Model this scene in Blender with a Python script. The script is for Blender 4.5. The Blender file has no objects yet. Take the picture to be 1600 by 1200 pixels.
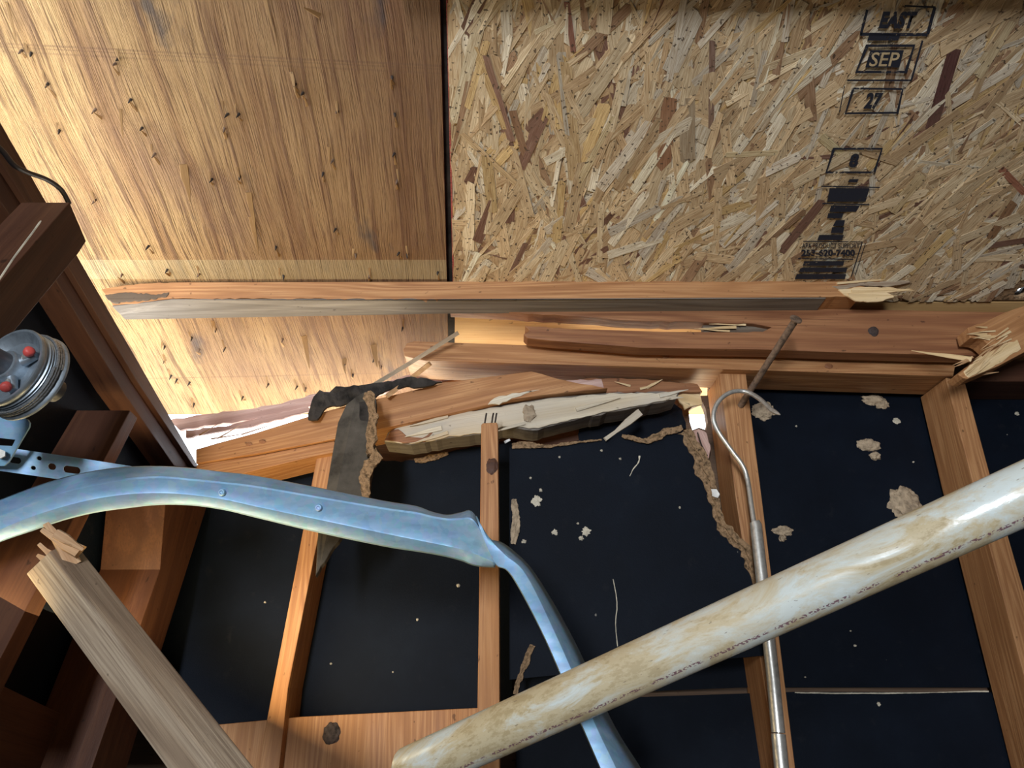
import bpy, bmesh, math, random
from mathutils import Vector, Matrix, noise

random.seed(7)
scene = bpy.context.scene
COL = scene.collection
PI = math.pi

# ------------------------------------------------------------------ camera
F = 1100.0                      # focal length in pixels of the 1600 x 1200 frame
PITCH = math.radians(25)
CZ = 1.78                       # eye height
cam_d = bpy.data.cameras.new('camera')
cam_d.sensor_width = 36.0
cam_d.lens = 36.0 * F / 1600.0
cam_d.clip_start = 0.02
cam = bpy.data.objects.new('camera', cam_d)
cam.location = (0, 0, CZ)
cam.rotation_euler = (PI / 2 + PITCH, 0, 0)
COL.objects.link(cam)
scene.camera = cam

# ------------------------------------------------------------------ sky and light
world = bpy.data.worlds.new('sky')
scene.world = world
world.use_nodes = True
bgn = world.node_tree.nodes['Background']
bgn.inputs[0].default_value = (0.80, 0.90, 1.0, 1)
bgn.inputs[1].default_value = 5.0


def area(name, loc, target, sx, sy, power, color):
    d = bpy.data.lights.new(name, 'AREA')
    d.shape = 'RECTANGLE'
    d.size, d.size_y = sx, sy
    d.energy = power
    d.color = color
    o = bpy.data.objects.new(name, d)
    o.location = loc
    v = Vector(target) - Vector(loc)
    o.rotation_euler = v.to_track_quat('-Z', 'Y').to_euler()
    COL.objects.link(o)
    return o


# assumed lamps: daylight key inside the closed room, two standing in for sunlit ground
area('assumed_daylight_lamp', (-0.53, -2.2, CZ + 0.24), (0.15, 1.3, CZ + 0.5), 0.26, 0.9, 78, (0.92, 0.96, 1.0))  # added lamp behind the viewer; no opening is built there
area('assumed_ground_light_by_front_wall', (-0.98, 0.95, CZ + 0.28), (-0.72, 1.0, CZ + 0.85), 0.3, 1.5, 11.0, (1.0, 0.74, 0.36))  # added lamp outside the slot; no sunlit ground is built
ev = area('assumed_ground_light_by_eave', (-0.05, 1.63, CZ + 0.50), (-0.05, 1.25, CZ + 0.76), 1.35, 0.16, 5.0, (1.0, 0.80, 0.48))  # added lamp beyond the eave, in place of light off the ground
ev.data.spread = math.radians(84)

vs = scene.view_settings
vs.view_transform = 'Standard'
vs.look = 'None'
vs.gamma = 1.0
vs.exposure = 0.0
vs.use_curve_mapping = False

# ------------------------------------------------------------------ geometry of the place
RIGHT = Vector((1, 0, 0))
UPV = Vector((0, -math.sin(PITCH), math.cos(PITCH)))
FWD = Vector((0, math.cos(PITCH), math.sin(PITCH)))
EYE = Vector((0, 0, CZ))
SLOPE = 1 / 3.0
SL = math.atan(SLOPE)
DECK_P = Vector((0, 1.45, CZ + 0.66))             # a point on the underside of the roof deck
DX = Vector((1, 0, 0))
DY = Vector((0, -math.cos(SL), math.sin(SL)))     # up the slope
DZ = DX.cross(DY)                                 # down, into the room
DECK_M = Matrix(((DX.x, DY.x, DZ.x, DECK_P.x), (DX.y, DY.y, DZ.y, DECK_P.y), (DX.z, DY.z, DZ.z, DECK_P.z), (0, 0, 0, 1)))


def ray(px, py):
    return RIGHT * ((px - 800) / F) + UPV * ((600 - py) / F) + FWD


def wy(px, py, Y):                 # point of the vertical plane y = Y (planes along the side wall)
    r = ray(px, py)
    return EYE + r * (Y / r.y)


def wx(px, py, X):                 # point of the plane x = X (front wall)
    r = ray(px, py)
    return EYE + r * (X / r.x)


def dp(px, py, d):                 # point at a distance along the view
    return EYE + ray(px, py) * d


def deck(px, py):                  # point of the roof deck in the deck's own coordinates (x, up-slope)
    r = ray(px, py)
    t = (DECK_P - EYE).dot(DZ) / r.dot(DZ)
    q = EYE + r * t - DECK_P
    return q.dot(DX), q.dot(DY)


# ------------------------------------------------------------------ materials
class N:
    def __init__(self, name):
        self.m = bpy.data.materials.new(name)
        self.m.use_nodes = True
        self.t = self.m.node_tree
        self.b = self.t.nodes['Principled BSDF']

    def new(self, typ, **kw):
        n = self.t.nodes.new(typ)
        for k, v in kw.items():
            setattr(n, k, v)
        return n

    def put(self, sock, v):
        if hasattr(v, 'is_output'):
            self.t.links.new(v, sock)
        elif v is not None:
            if isinstance(v, (tuple, list)) and len(v) == 3 and sock.type == 'RGBA':
                v = (*v, 1)
            sock.default_value = v

    def coord(self, which='Object'):
        return self.new('ShaderNodeTexCoord').outputs[which]

    def vec(self, op, a, b=None):
        n = self.new('ShaderNodeVectorMath', operation=op)
        self.put(n.inputs[0], a)
        if b is not None:
            self.put(n.inputs[1], b)
        return n.outputs[0]

    def math(self, op, a, b=None, c=None, clamp=False):
        n = self.new('ShaderNodeMath', operation=op, use_clamp=clamp)
        self.put(n.inputs[0], a)
        if b is not None:
            self.put(n.inputs[1], b)
        if c is not None:
            self.put(n.inputs[2], c)
        return n.outputs[0]

    def noise(self, v, scale=1, detail=4, rough=0.55, dist=0.0):
        n = self.new('ShaderNodeTexNoise')
        self.put(n.inputs['Vector'], v)
        n.inputs['Scale'].default_value = scale
        n.inputs['Detail'].default_value = detail
        n.inputs['Roughness'].default_value = rough
        n.inputs['Distortion'].default_value = dist
        return n.outputs[0]

    def ramp(self, f, *stops):
        n = self.new('ShaderNodeValToRGB')
        self.put(n.inputs[0], f)
        e = n.color_ramp.elements
        while len(e) < len(stops):
            e.new(0.5)
        for i, (p, c) in enumerate(stops):
            e[i].position = p
            if not isinstance(c, (tuple, list)):
                c = (c, c, c)
            e[i].color = (*c, 1)
        return n.outputs[0]

    def mix(self, f, a, b, mode='MIX'):
        n = self.new('ShaderNodeMix', data_type='RGBA', blend_type=mode)
        self.put(n.inputs[0], f)
        self.put(n.inputs[6], a)
        self.put(n.inputs[7], b)
        return n.outputs[2]

    def sep(self, v):
        n = self.new('ShaderNodeSeparateXYZ')
        self.put(n.inputs[0], v)
        return n.outputs

    def bump(self, h, strength=0.5, dist=0.002, normal=None):
        n = self.new('ShaderNodeBump')
        self.put(n.inputs['Height'], h)
        n.inputs['Strength'].default_value = strength
        n.inputs['Distance'].default_value = dist
        if normal is not None:
            self.put(n.inputs['Normal'], normal)
        return n.outputs[0]

    def done(self, color, rough=0.6, normal=None, metal=0.0, spec=0.4):
        self.put(self.b.inputs['Base Color'], color)
        self.put(self.b.inputs['Roughness'], rough)
        self.put(self.b.inputs['Metallic'], metal)
        self.b.inputs['Specular IOR Level'].default_value = spec
        if normal is not None:
            self.put(self.b.inputs['Normal'], normal)
        return self.m


def rnd_offset(k, c, amount=30.0):
    r = k.new('ShaderNodeObjectInfo').outputs['Random']
    off = k.new('ShaderNodeCombineXYZ')
    k.put(off.inputs[0], k.math('MULTIPLY', r, amount))
    k.put(off.inputs[1], k.math('MULTIPLY', r, amount * 0.37))
    k.put(off.inputs[2], k.math('MULTIPLY', r, amount * 0.71))
    return k.vec('ADD', c, off.outputs[0])


def wood(name, light, mid, dark, ring=105.0, rough=0.55, blotch=None, bump=0.35):
    """sawn timber, grain along the object's own x axis"""
    k = N(name)
    c = rnd_offset(k, k.coord())
    slow = k.noise(k.vec('MULTIPLY', c, (0.9, 15, 15)), 1, 2, 0.5, 0.3)
    rings = k.math('SINE', k.math('MULTIPLY', slow, ring))
    rings = k.math('MULTIPLY_ADD', rings, 0.5, 0.5)
    fine = k.noise(k.vec('MULTIPLY', c, (9, 380, 380)), 1, 4, 0.65)
    big = k.noise(k.vec('MULTIPLY', c, (4, 16, 16)), 1, 5, 0.6)
    col = k.ramp(rings, (0.0, light), (0.55, mid), (1.0, tuple(0.5 * x + 0.5 * y for x, y in zip(mid, dark))))
    col = k.mix(k.ramp(fine, (0.42, 0), (0.68, 0.75)), col, dark)
    col = k.mix(k.ramp(big, (0.35, 0.0), (0.75, 0.7)), col, blotch or mid)
    specks = k.ramp(k.noise(k.vec('MULTIPLY', c, (60, 90, 90)), 1, 2, 0.5), (0.70, 0), (0.76, 0.7))
    col = k.mix(specks, col, tuple(x * 0.35 for x in dark))
    h = k.math('ADD', k.math('MULTIPLY', fine, 0.8), k.math('MULTIPLY', rings, 0.35))
    return k.done(col, k.ramp(big, (0.3, rough - 0.08), (0.7, rough + 0.15)), k.bump(h, bump, 0.0012), spec=0.35)


M = {}
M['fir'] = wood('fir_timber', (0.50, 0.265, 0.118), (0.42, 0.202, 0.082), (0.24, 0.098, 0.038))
M['fir_red'] = wood('reddish_fir_timber', (0.35, 0.165, 0.075), (0.28, 0.12, 0.052), (0.14, 0.05, 0.024), ring=75)
M['fir_pale'] = wood('pale_fir_timber', (0.62, 0.40, 0.22), (0.55, 0.33, 0.17), (0.38, 0.20, 0.09), ring=80)
M['fir_brown'] = wood('brown_shaded_timber', (0.088, 0.036, 0.018), (0.070, 0.027, 0.014), (0.04, 0.014, 0.008), ring=40)  # brown-stained wood, darkened further for the shade on the front wall
M['weathered'] = wood('weathered_pale_timber', (0.72, 0.66, 0.52), (0.66, 0.56, 0.40), (0.46, 0.36, 0.24), ring=30, rough=0.75, blotch=(0.55, 0.54, 0.52), bump=0.7)
M['grey_wood'] = wood('grey_brown_timber', (0.44, 0.36, 0.27), (0.37, 0.29, 0.20), (0.20, 0.13, 0.085), ring=60, rough=0.7)
M['pink_wood'] = wood('pinkish_split_board', (0.62, 0.44, 0.38), (0.52, 0.34, 0.29), (0.34, 0.20, 0.17), ring=35, rough=0.75)
M['eave_ply'] = wood('clean_plywood', (0.66, 0.43, 0.19), (0.60, 0.37, 0.15), (0.46, 0.26, 0.10), ring=25, rough=0.7)
M['chip'] = wood('plywood_splinters', (0.42, 0.255, 0.115), (0.36, 0.21, 0.09), (0.22, 0.12, 0.05), ring=40, rough=0.75)
M['grey_dark'] = wood('grey_shaded_timber', (0.25, 0.22, 0.19), (0.20, 0.175, 0.15), (0.11, 0.09, 0.075), ring=50, rough=0.8)  # weathered grey, toned darker to stand in for underside shade
M['fresh'] = wood('freshly_broken_wood', (0.80, 0.62, 0.38), (0.74, 0.54, 0.30), (0.55, 0.36, 0.17), ring=50, rough=0.8, bump=0.9)
M['fallen'] = wood('coarse_grained_timber', (0.47, 0.38, 0.28), (0.34, 0.25, 0.17), (0.10, 0.06, 0.04), ring=45, rough=0.75, bump=0.6)
M['rot'] = wood('rotten_grey_wood', (0.22, 0.18, 0.14), (0.15, 0.11, 0.08), (0.05, 0.035, 0.025), ring=30, rough=0.9, bump=1.0)


def m_plywood():
    k = N('weathered_plywood')
    c = k.coord()
    s = k.sep(c)
    warp = k.noise(k.vec('MULTIPLY', c, (2.2, 1.1, 1)), 1, 3, 0.5)
    sx = k.math('ADD', s[0], k.math('MULTIPLY', warp, 0.09))
    cv = k.new('ShaderNodeCombineXYZ')
    k.put(cv.inputs[0], sx)
    k.put(cv.inputs[1], s[1])
    c2 = cv.outputs[0]
    broad = k.noise(k.vec('MULTIPLY', c2, (20, 1.3, 1)), 1, 4, 0.55, 0.25)
    streak = k.noise(k.vec('MULTIPLY', c2, (95, 3.2, 1)), 1, 4, 0.6)
    fine = k.noise(k.vec('MULTIPLY', c2, (420, 11, 1)), 1, 4, 0.65)
    blot = k.noise(k.vec('MULTIPLY', c, (4.0, 3.0, 1)), 1, 5, 0.6, 0.4)
    col = k.ramp(broad, (0.30, (0.23, 0.115, 0.045)), (0.45, (0.42, 0.255, 0.11)), (0.60, (0.53, 0.345, 0.155)), (0.76, (0.29, 0.15, 0.058)))
    col = k.mix(k.ramp(streak, (0.54, 0), (0.63, 0.8)), col, (0.15, 0.08, 0.038))
    col = k.mix(k.ramp(fine, (0.53, 0), (0.62, 0.75)), col, (0.11, 0.058, 0.028))
    col = k.mix(k.ramp(blot, (0.50, 0), (0.70, 0.55)), col, (0.27, 0.155, 0.095))
    # the weathering is deeper towards the joint with the strand board
    old = k.math('MULTIPLY', k.ramp(k.math('ADD', s[0], k.math('MULTIPLY', blot, 0.5)), (0.0, 0.0), (0.36, 0.75)), 1.0)
    e = k.new('ShaderNodeMapRange')
    k.put(e.inputs[0], k.math('ADD', s[0], k.math('MULTIPLY', blot, 0.5)))
    e.inputs[1].default_value = -0.60
    e.inputs[2].default_value = 0.10
    e.inputs[3].default_value = 0.0
    e.inputs[4].default_value = 1.0
    col = k.mix(e.outputs[0], col, k.mix(0.74, col, (0.150, 0.066, 0.034)))
    # dark damp stains
    mould = k.ramp(k.noise(k.vec('MULTIPLY', c, (9, 4, 1)), 1, 4, 0.6, 0.5), (0.61, 0), (0.72, 0.75))
    col = k.mix(mould, col, (0.055, 0.05, 0.055))
    # clean band where a batten once lay, and the two scored lines higher up
    v1, v2 = deck(400, 436)[1], deck(400, 406)[1]
    band = k.math('MULTIPLY', k.math('GREATER_THAN', s[1], v1), k.math('LESS_THAN', s[1], v2))
    col = k.mix(k.math('MULTIPLY', band, 0.35), col, (0.52, 0.45, 0.27))
    for (xa, ya), (xb, yb), w, a in (((10, 68), (640, 101), 0.0016, 0.6), ((10, 73), (640, 106), 0.0011, 0.5), ((10, 80), (640, 113), 0.0015, 0.4), ((390, 588), (560, 584), 0.002, 0.4)):
        (ua, va), (ub, vb) = deck(xa, ya), deck(xb, yb)
        g = (vb - va) / (ub - ua)
        line = k.math('SUBTRACT', k.math('ADD', s[1], k.math('MULTIPLY', warp, 0.006)), k.math('MULTIPLY_ADD', s[0], g, va - g * ua + 0.003))
        near = k.math('LESS_THAN', k.math('ABSOLUTE', line), w)
        col = k.mix(k.math('MULTIPLY', k.math('MULTIPLY', near, a), k.ramp(blot, (0.3, 0.3), (0.6, 1.0))), col, (0.17, 0.09, 0.05))
    h = k.math('ADD', k.math('MULTIPLY', streak, 1.0), k.math('MULTIPLY', fine, 0.7))
    return k.done(col, 0.72, k.bump(h, 1.0, 0.006), spec=0.25)


M['plywood'] = m_plywood()


def m_strand():
    k = N('wood_strands')
    a = k.new('ShaderNodeAttribute', attribute_name='tint').outputs['Color']
    uv = k.new('ShaderNodeAttribute', attribute_name='grain').outputs['Vector']
    fine = k.noise(k.vec('MULTIPLY', uv, (30, 620, 1)), 1, 4, 0.65)
    mid = k.noise(k.vec('MULTIPLY', uv, (14, 150, 1)), 1, 3, 0.6)
    col = k.mix(k.ramp(fine, (0.40, 0), (0.64, 0.85)), a, k.mix(1.0, a, (0.46, 0.36, 0.26), 'MULTIPLY'))
    col = k.mix(k.ramp(mid, (0.50, 0), (0.72, 0.5)), col, k.mix(1.0, a, (0.55, 0.42, 0.30), 'MULTIPLY'))
    c = k.coord()
    dots = k.ramp(k.noise(k.vec('MULTIPLY', c, (190, 190, 60)), 1, 1, 0.4), (0.675, 0), (0.70, 0.85))
    col = k.mix(dots, col, (0.05, 0.03, 0.02))
    soil = k.ramp(k.noise(c, 5, 5, 0.6), (0.48, 0), (0.75, 0.35))
    col = k.mix(soil, col, (0.30, 0.205, 0.12))
    return k.done(col, 0.62, k.bump(fine, 0.5, 0.001), spec=0.35)


M['strand'] = m_strand()


def plain(name, color, rough=0.6, metal=0.0, spec=0.4, var=0.25, scale=40, bump=0.2, dist=0.001, dark=None):
    k = N(name)
    c = rnd_offset(k, k.coord())
    n = k.noise(c, scale, 5, 0.6)
    d = dark or tuple(x * (1 - var * 1.6) for x in color)
    l = tuple(min(1, x * (1 + var)) for x in color)
    col = k.ramp(n, (0.3, d), (0.5, color), (0.72, l))
    return k.done(col, k.ramp(n, (0.3, min(1, rough + 0.12)), (0.7, max(0.05, rough - 0.08))), k.bump(n, bump, dist), metal, spec)


def m_sheathing():
    k = N('black_fibreboard')
    c = rnd_offset(k, k.coord())
    n = k.noise(c, 7, 6, 0.65)
    f = k.noise(c, 500, 2, 0.6)
    col = k.ramp(n, (0.3, (0.0017, 0.0036, 0.0082)), (0.55, (0.0027, 0.0055, 0.0120)), (0.8, (0.0055, 0.0098, 0.0185)))
    dust = k.ramp(k.noise(c, 38, 5, 0.7), (0.60, 0), (0.78, 0.30))
    col = k.mix(dust, col, (0.03, 0.03, 0.034))
    dots = k.ramp(k.noise(c, 95, 1, 0.3), (0.84, 0), (0.86, 0.6))
    col = k.mix(dots, col, (0.35, 0.33, 0.29))
    return k.done(col, 0.62, k.bump(k.math('ADD', f, n), 0.3, 0.0012), spec=0.12)


M['sheathing'] = m_sheathing()


def m_galv():
    k = N('galvanised_steel')
    c = rnd_offset(k, k.coord())
    n = k.noise(k.vec('MULTIPLY', c, (18, 60, 60)), 1, 5, 0.6)
    v = k.new('ShaderNodeTexVoronoi')
    k.put(v.inputs['Vector'], c)
    v.inputs['Scale'].default_value = 130
    col = k.ramp(n, (0.3, (0.17, 0.32, 0.50)), (0.5, (0.22, 0.405, 0.62)), (0.7, (0.29, 0.48, 0.69)))  # blue holds the sky's reflection, put into the base colour
    col = k.mix(0.06, col, v.outputs['Color'])
    dirt = k.ramp(k.noise(c, 22, 4, 0.6), (0.66, 0), (0.76, 0.5))
    col = k.mix(dirt, col, (0.20, 0.19, 0.17))
    return k.done(col, k.ramp(n, (0.3, 0.55), (0.7, 0.44)), k.bump(n, 0.12, 0.001), 0.35, 0.5)


M['galv'] = m_galv()
M['steel'] = plain('bright_steel_rod', (0.56, 0.55, 0.52), 0.36, 0.7, var=0.2, scale=90)
M['dark_steel'] = plain('dark_steel', (0.16, 0.17, 0.19), 0.45, 0.85, var=0.2)
M['drum'] = plain('cast_aluminium', (0.36, 0.42, 0.48), 0.42, 0.8, var=0.25, scale=60)
M['cable'] = plain('braided_steel_cable', (0.42, 0.45, 0.48), 0.4, 0.85, var=0.4, scale=400)
M['red'] = plain('red_paint', (0.55, 0.075, 0.065), 0.5, spec=0.5)
M['rust'] = plain('rusty_nail_steel', (0.20, 0.135, 0.095), 0.6, 0.35, var=0.4, scale=120)
M['nail_dark'] = plain('dark_nail_steel', (0.06, 0.05, 0.045), 0.5, 0.4)
M['fibre'] = plain('torn_brown_fibre', (0.27, 0.175, 0.10), 0.95, spec=0.1, var=0.5, scale=160, bump=1.0, dist=0.004)
M['felt'] = plain('black_roofing_felt', (0.028, 0.024, 0.022), 0.8, spec=0.3, var=0.5, scale=30, bump=0.8, dist=0.004)
M['flap'] = plain('grey_brown_fibreboard', (0.085, 0.075, 0.062), 0.85, spec=0.2, var=0.35, scale=25, bump=0.6, dist=0.003)
M['mud'] = plain('dried_mud', (0.44, 0.34, 0.235), 0.95, spec=0.1, var=0.35, scale=90, bump=1.0, dist=0.004)
M['knot'] = plain('dark_knot', (0.045, 0.030, 0.026), 0.7, var=0.5, scale=140, bump=0.6)
M['dust'] = plain('pale_wall_flecks', (0.55, 0.50, 0.40), 0.9, spec=0.1)
M['siding'] = wood('outer_siding_back', (0.16, 0.10, 0.065), (0.12, 0.075, 0.05), (0.06, 0.04, 0.028), ring=30, rough=0.85)
M['concrete'] = plain('concrete', (0.28, 0.27, 0.25), 0.85, var=0.25, scale=8)
M['room_wall'] = plain('brown_room_wall', (0.16, 0.12, 0.09), 0.9, var=0.2, scale=5)  # even brown of the unseen walls
M['wire'] = plain('black_cable_sheath', (0.03, 0.027, 0.03), 0.5)
M['edge_paint'] = plain('red_edge_paint', (0.34, 0.075, 0.06), 0.8, var=0.4, scale=300)
M['white_chip'] = plain('white_paint_chip', (0.80, 0.80, 0.78), 0.7)


def m_pvc():
    k = N('dirty_white_pipe')
    c = k.coord()
    s = k.sep(c)
    ang = k.math('ARCTAN2', s[2], s[1])
    n1 = k.noise(k.vec('MULTIPLY', c, (11, 26, 26)), 1, 6, 0.68, 0.6)
    n2 = k.noise(k.vec('MULTIPLY', c, (60, 110, 110)), 1, 4, 0.7)
    n3 = k.noise(k.vec('MULTIPLY', c, (4, 9, 9)), 1, 3, 0.5)
    col = k.mix(k.ramp(n1, (0.40, 0), (0.54, 0.92)), (0.66, 0.73, 0.72), (0.54, 0.44, 0.26))
    col = k.mix(k.ramp(k.math('MULTIPLY', n2, k.ramp(n1, (0.4, 0.4), (0.6, 1.0))), (0.42, 0), (0.55, 0.7)), col, (0.38, 0.29, 0.15))
    col = k.mix(k.ramp(n3, (0.5, 0), (0.75, 0.35)), col, (0.66, 0.56, 0.38))
    # the purple line of print, worn to illegible marks
    band = k.math('LESS_THAN', k.math('ABSOLUTE', k.math('SUBTRACT', ang, PRINT_ANGLE)), 0.075)
    glyph = k.ramp(k.noise(k.vec('MULTIPLY', c, (420, 480, 480)), 1, 1, 0.4), (0.48, 0), (0.54, 1))
    words = k.ramp(k.noise(k.vec('MULTIPLY', s[0], (30, 30, 30)), 1, 1, 0.4), (0.40, 0), (0.46, 1))
    col = k.mix(k.math('MULTIPLY', k.math('MULTIPLY', band, glyph), k.math('MULTIPLY', words, 0.85)), col, (0.16, 0.05, 0.09))
    scr = k.ramp(k.noise(k.vec('MULTIPLY', c, (120, 420, 420)), 1, 2, 0.5), (0.70, 0), (0.74, 0.6))
    col = k.mix(scr, col, (0.16, 0.12, 0.08))
    return k.done(col, k.ramp(n1, (0.42, 0.22), (0.58, 0.6)), k.bump(n2, 0.25, 0.0012), 0, 0.5)


PRINT_ANGLE = 2.72
M['pvc'] = m_pvc()


def m_ink():
    k = N('worn_black_ink')
    c = k.coord()
    worn = k.ramp(k.math('ADD', k.math('MULTIPLY', k.noise(c, 130, 4, 0.7), 0.6), k.math('MULTIPLY', k.noise(c, 28, 3, 0.6), 0.4)), (0.575, 0), (0.64, 1))
    tr = k.new('ShaderNodeBsdfTransparent')
    mx = k.new('ShaderNodeMixShader')
    k.put(k.b.inputs['Base Color'], (0.011, 0.013, 0.024))
    k.put(k.b.inputs['Roughness'], 0.7)
    k.put(mx.inputs[0], worn)
    k.t.links.new(k.b.outputs[0], mx.inputs[1])
    k.t.links.new(tr.outputs[0], mx.inputs[2])
    k.t.links.new(mx.outputs[0], k.t.nodes['Material Output'].inputs[0])
    return k.m


M['ink'] = m_ink()
M['ink_gap'] = plain('bare_wood_lettering', (0.48, 0.36, 0.21), 0.7)


# ------------------------------------------------------------------ helpers
def link(o, parent=None):
    COL.objects.link(o)
    if parent is not None:
        o.parent = parent
        o.matrix_parent_inverse = parent.matrix_world.inverted()
    return o


def tag(o, label, cat, group=None):
    o['label'] = label
    o['category'] = cat
    if group:
        o['group'] = group
    return o


def struct(o):
    o['kind'] = 'structure'
    return o


def empty(name, loc):
    o = bpy.data.objects.new(name, None)
    o.empty_display_size = 0.05
    o.matrix_world = Matrix.Translation(loc)
    return link(o)


def frame(origin, x, z):
    x = x.normalized()
    z = (z - x * z.dot(x)).normalized()
    y = z.cross(x)
    return Matrix(((x.x, y.x, z.x, origin.x), (x.y, y.y, z.y, origin.y), (x.z, y.z, z.z, origin.z), (0, 0, 0, 1)))


def bm_obj(name, bm, mat, parent=None, mw=None, smooth=None, bevel=0.0):
    bmesh.ops.recalc_face_normals(bm, faces=bm.faces[:])
    me = bpy.data.meshes.new(name)
    bm.to_mesh(me)
    bm.free()
    me.materials.append(mat)
    if smooth:
        me.polygons.foreach_set('use_smooth', [True] * len(me.polygons))
        me.set_sharp_from_angle(angle=math.radians(smooth))
    o = bpy.data.objects.new(name, me)
    if mw is not None:
        o.matrix_world = mw
    link(o, parent)
    if bevel:
        b = o.modifiers.new('soft_edges', 'BEVEL')
        b.width = bevel
        b.segments = 2
        b.limit_method = 'ANGLE'
        b.angle_limit = math.radians(40)
    return o


def jag(pts, amp, step, spans=None):
    """roughen a closed pixel outline; spans: indices of edges to roughen (None = all)"""
    out = []
    n = len(pts)
    for i in range(n):
        a, b = pts[i], pts[(i + 1) % n]
        out.append(a)
        if spans is not None and i not in spans:
            continue
        L = math.hypot(b[0] - a[0], b[1] - a[1])
        m = int(L / step)
        if m < 1:
            continue
        nx, ny = -(b[1] - a[1]) / L, (b[0] - a[0]) / L
        for j in range(1, m):
            t = j / m + random.uniform(-0.3, 0.3) / m
            w = random.uniform(-amp, amp)
            out.append((a[0] + (b[0] - a[0]) * t + nx * w, a[1] + (b[1] - a[1]) * t + ny * w))
    return out


def prism(name, pts3, thick, mat, parent=None, grain=None, bevel=0.0012, normal=None):
    """flat-faced piece: outline pts3 is the face towards the room, thickness goes away from the viewer"""
    c = sum(pts3, Vector()) / len(pts3)
    if normal is None:
        normal = Vector()
        for i in range(len(pts3)):
            a, b = pts3[i] - c, pts3[(i + 1) % len(pts3)] - c
            normal += a.cross(b)
        normal.normalize()
        if normal.dot(EYE - c) < 0:
            normal = -normal
    if grain is None:
        far = max(pts3, key=lambda p: (p - c).length)
        grain = far - c
    mw = frame(c, grain, normal)
    inv = mw.inverted()
    bm = bmesh.new()
    f, b = [], []
    for p in pts3:
        q = inv @ p
        f.append(bm.verts.new((q.x, q.y, q.z)))
        b.append(bm.verts.new((q.x, q.y, q.z - thick)))
    bm.faces.new(f)
    bm.faces.new(b[::-1])
    n = len(f)
    for i in range(n):
        j = (i + 1) % n
        bm.faces.new((f[i], b[i], b[j], f[j]))
    return bm_obj(name, bm, mat, parent, mw, bevel=bevel)


def slab_y(name, pts, Y, thick, mat, parent=None, g=None, bevel=0.0012):
    """piece whose face lies in the plane y = Y; Y may be a function of the pixel"""
    fy = Y if callable(Y) else (lambda x, y: Y)
    p3 = [wy(x, y, fy(x, y)) for x, y in pts]
    gr = None
    if g:
        gr = wy(g[1][0], g[1][1], fy(*g[1])) - wy(g[0][0], g[0][1], fy(*g[0]))
    return prism(name, p3, thick, mat, parent, gr, bevel, Vector((0, -1, 0)) if not callable(Y) else None)


def slab_x(name, pts, X, thick, mat, parent=None, g=None, bevel=0.0012):
    p3 = [wx(x, y, X) for x, y in pts]
    gr = wx(g[1][0], g[1][1], X) - wx(g[0][0], g[0][1], X) if g else None
    return prism(name, p3, thick, mat, parent, gr, bevel, Vector((1, 0, 0)))


def tube(name, pts, r, mat, parent=None, n=12, cap=True, smooth=50):
    rs = r if isinstance(r, (list, tuple)) else [r] * len(pts)
    pts = [Vector(p) for p in pts]
    ax = pts[-1] - pts[0]
    mw = frame(pts[0], ax, Vector((0, -1, 0.35)))
    inv = mw.inverted()
    P = [inv @ p for p in pts]
    bm = bmesh.new()
    prev = None
    rings = []
    u = None
    for i, p in enumerate(P):
        t = (P[min(i + 1, len(P) - 1)] - P[max(i - 1, 0)]).normalized()
        if u is None:
            u = Vector((0, 1, 0)) if abs(t.y) < 0.9 else Vector((0, 0, 1))
        u = (u - t * u.dot(t)).normalized()
        w = t.cross(u)
        rings.append([bm.verts.new(p + (u * math.cos(a) + w * math.sin(a)) * rs[i]) for a in [2 * PI * k / n for k in range(n)]])
    for a, b in zip(rings, rings[1:]):
        for k in range(n):
            bm.faces.new((a[k], a[(k + 1) % n], b[(k + 1) % n], b[k]))
    if cap:
        bm.faces.new(rings[0][::-1])
        bm.faces.new(rings[-1])
    return bm_obj(name, bm, mat, parent, mw, smooth)


def spline(pts, m=8):
    """Catmull-Rom through pts (tuples of any length)"""
    out = []
    n = len(pts)
    for i in range(n - 1):
        p0, p1, p2, p3 = pts[max(i - 1, 0)], pts[i], pts[i + 1], pts[min(i + 2, n - 1)]
        for j in range(m):
            t = j / m
            out.append(tuple(0.5 * ((2 * b) + (c - a) * t + (2 * a - 5 * b + 4 * c - d) * t * t + (3 * b - a - 3 * c + d) * t ** 3)
                             for a, b, c, d in zip(p0, p1, p2, p3)))
    out.append(tuple(pts[-1]))
    return out


def shard(name, a, b, w0, thick, mat, parent=None, tip=0.12, bend=0.0):
    """a splinter: thin wedge from a (broad) to b (pointed)"""
    ax = b - a
    L = ax.length
    mw = frame(a, ax, EYE - a)
    bm = bmesh.new()
    st = [(0, 1.0), (0.35, random.uniform(0.75, 1.0)), (0.7, random.uniform(0.4, 0.65)), (1.0, tip)]
    rings = []
    sh = 0
    for t, w in st:
        hw = w0 * w / 2
        ht = thick * (0.4 + 0.6 * w) / 2
        sh += random.uniform(-0.12, 0.12) * w0
        z = bend * t * t * L
        rings.append([bm.verts.new((t * L, sh + y, z + zz)) for y, zz in ((-hw, -ht), (hw, -ht * 0.8), (hw * 0.8, ht), (-hw * 0.9, ht * 0.9))])
    for p, q in zip(rings, rings[1:]):
        for k in range(4):
            bm.faces.new((p[k], p[(k + 1) % 4], q[(k + 1) % 4], q[k]))
    bm.faces.new(rings[0][::-1])
    bm.faces.new(rings[-1])
    return bm_obj(name, bm, mat, parent, mw)


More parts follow.
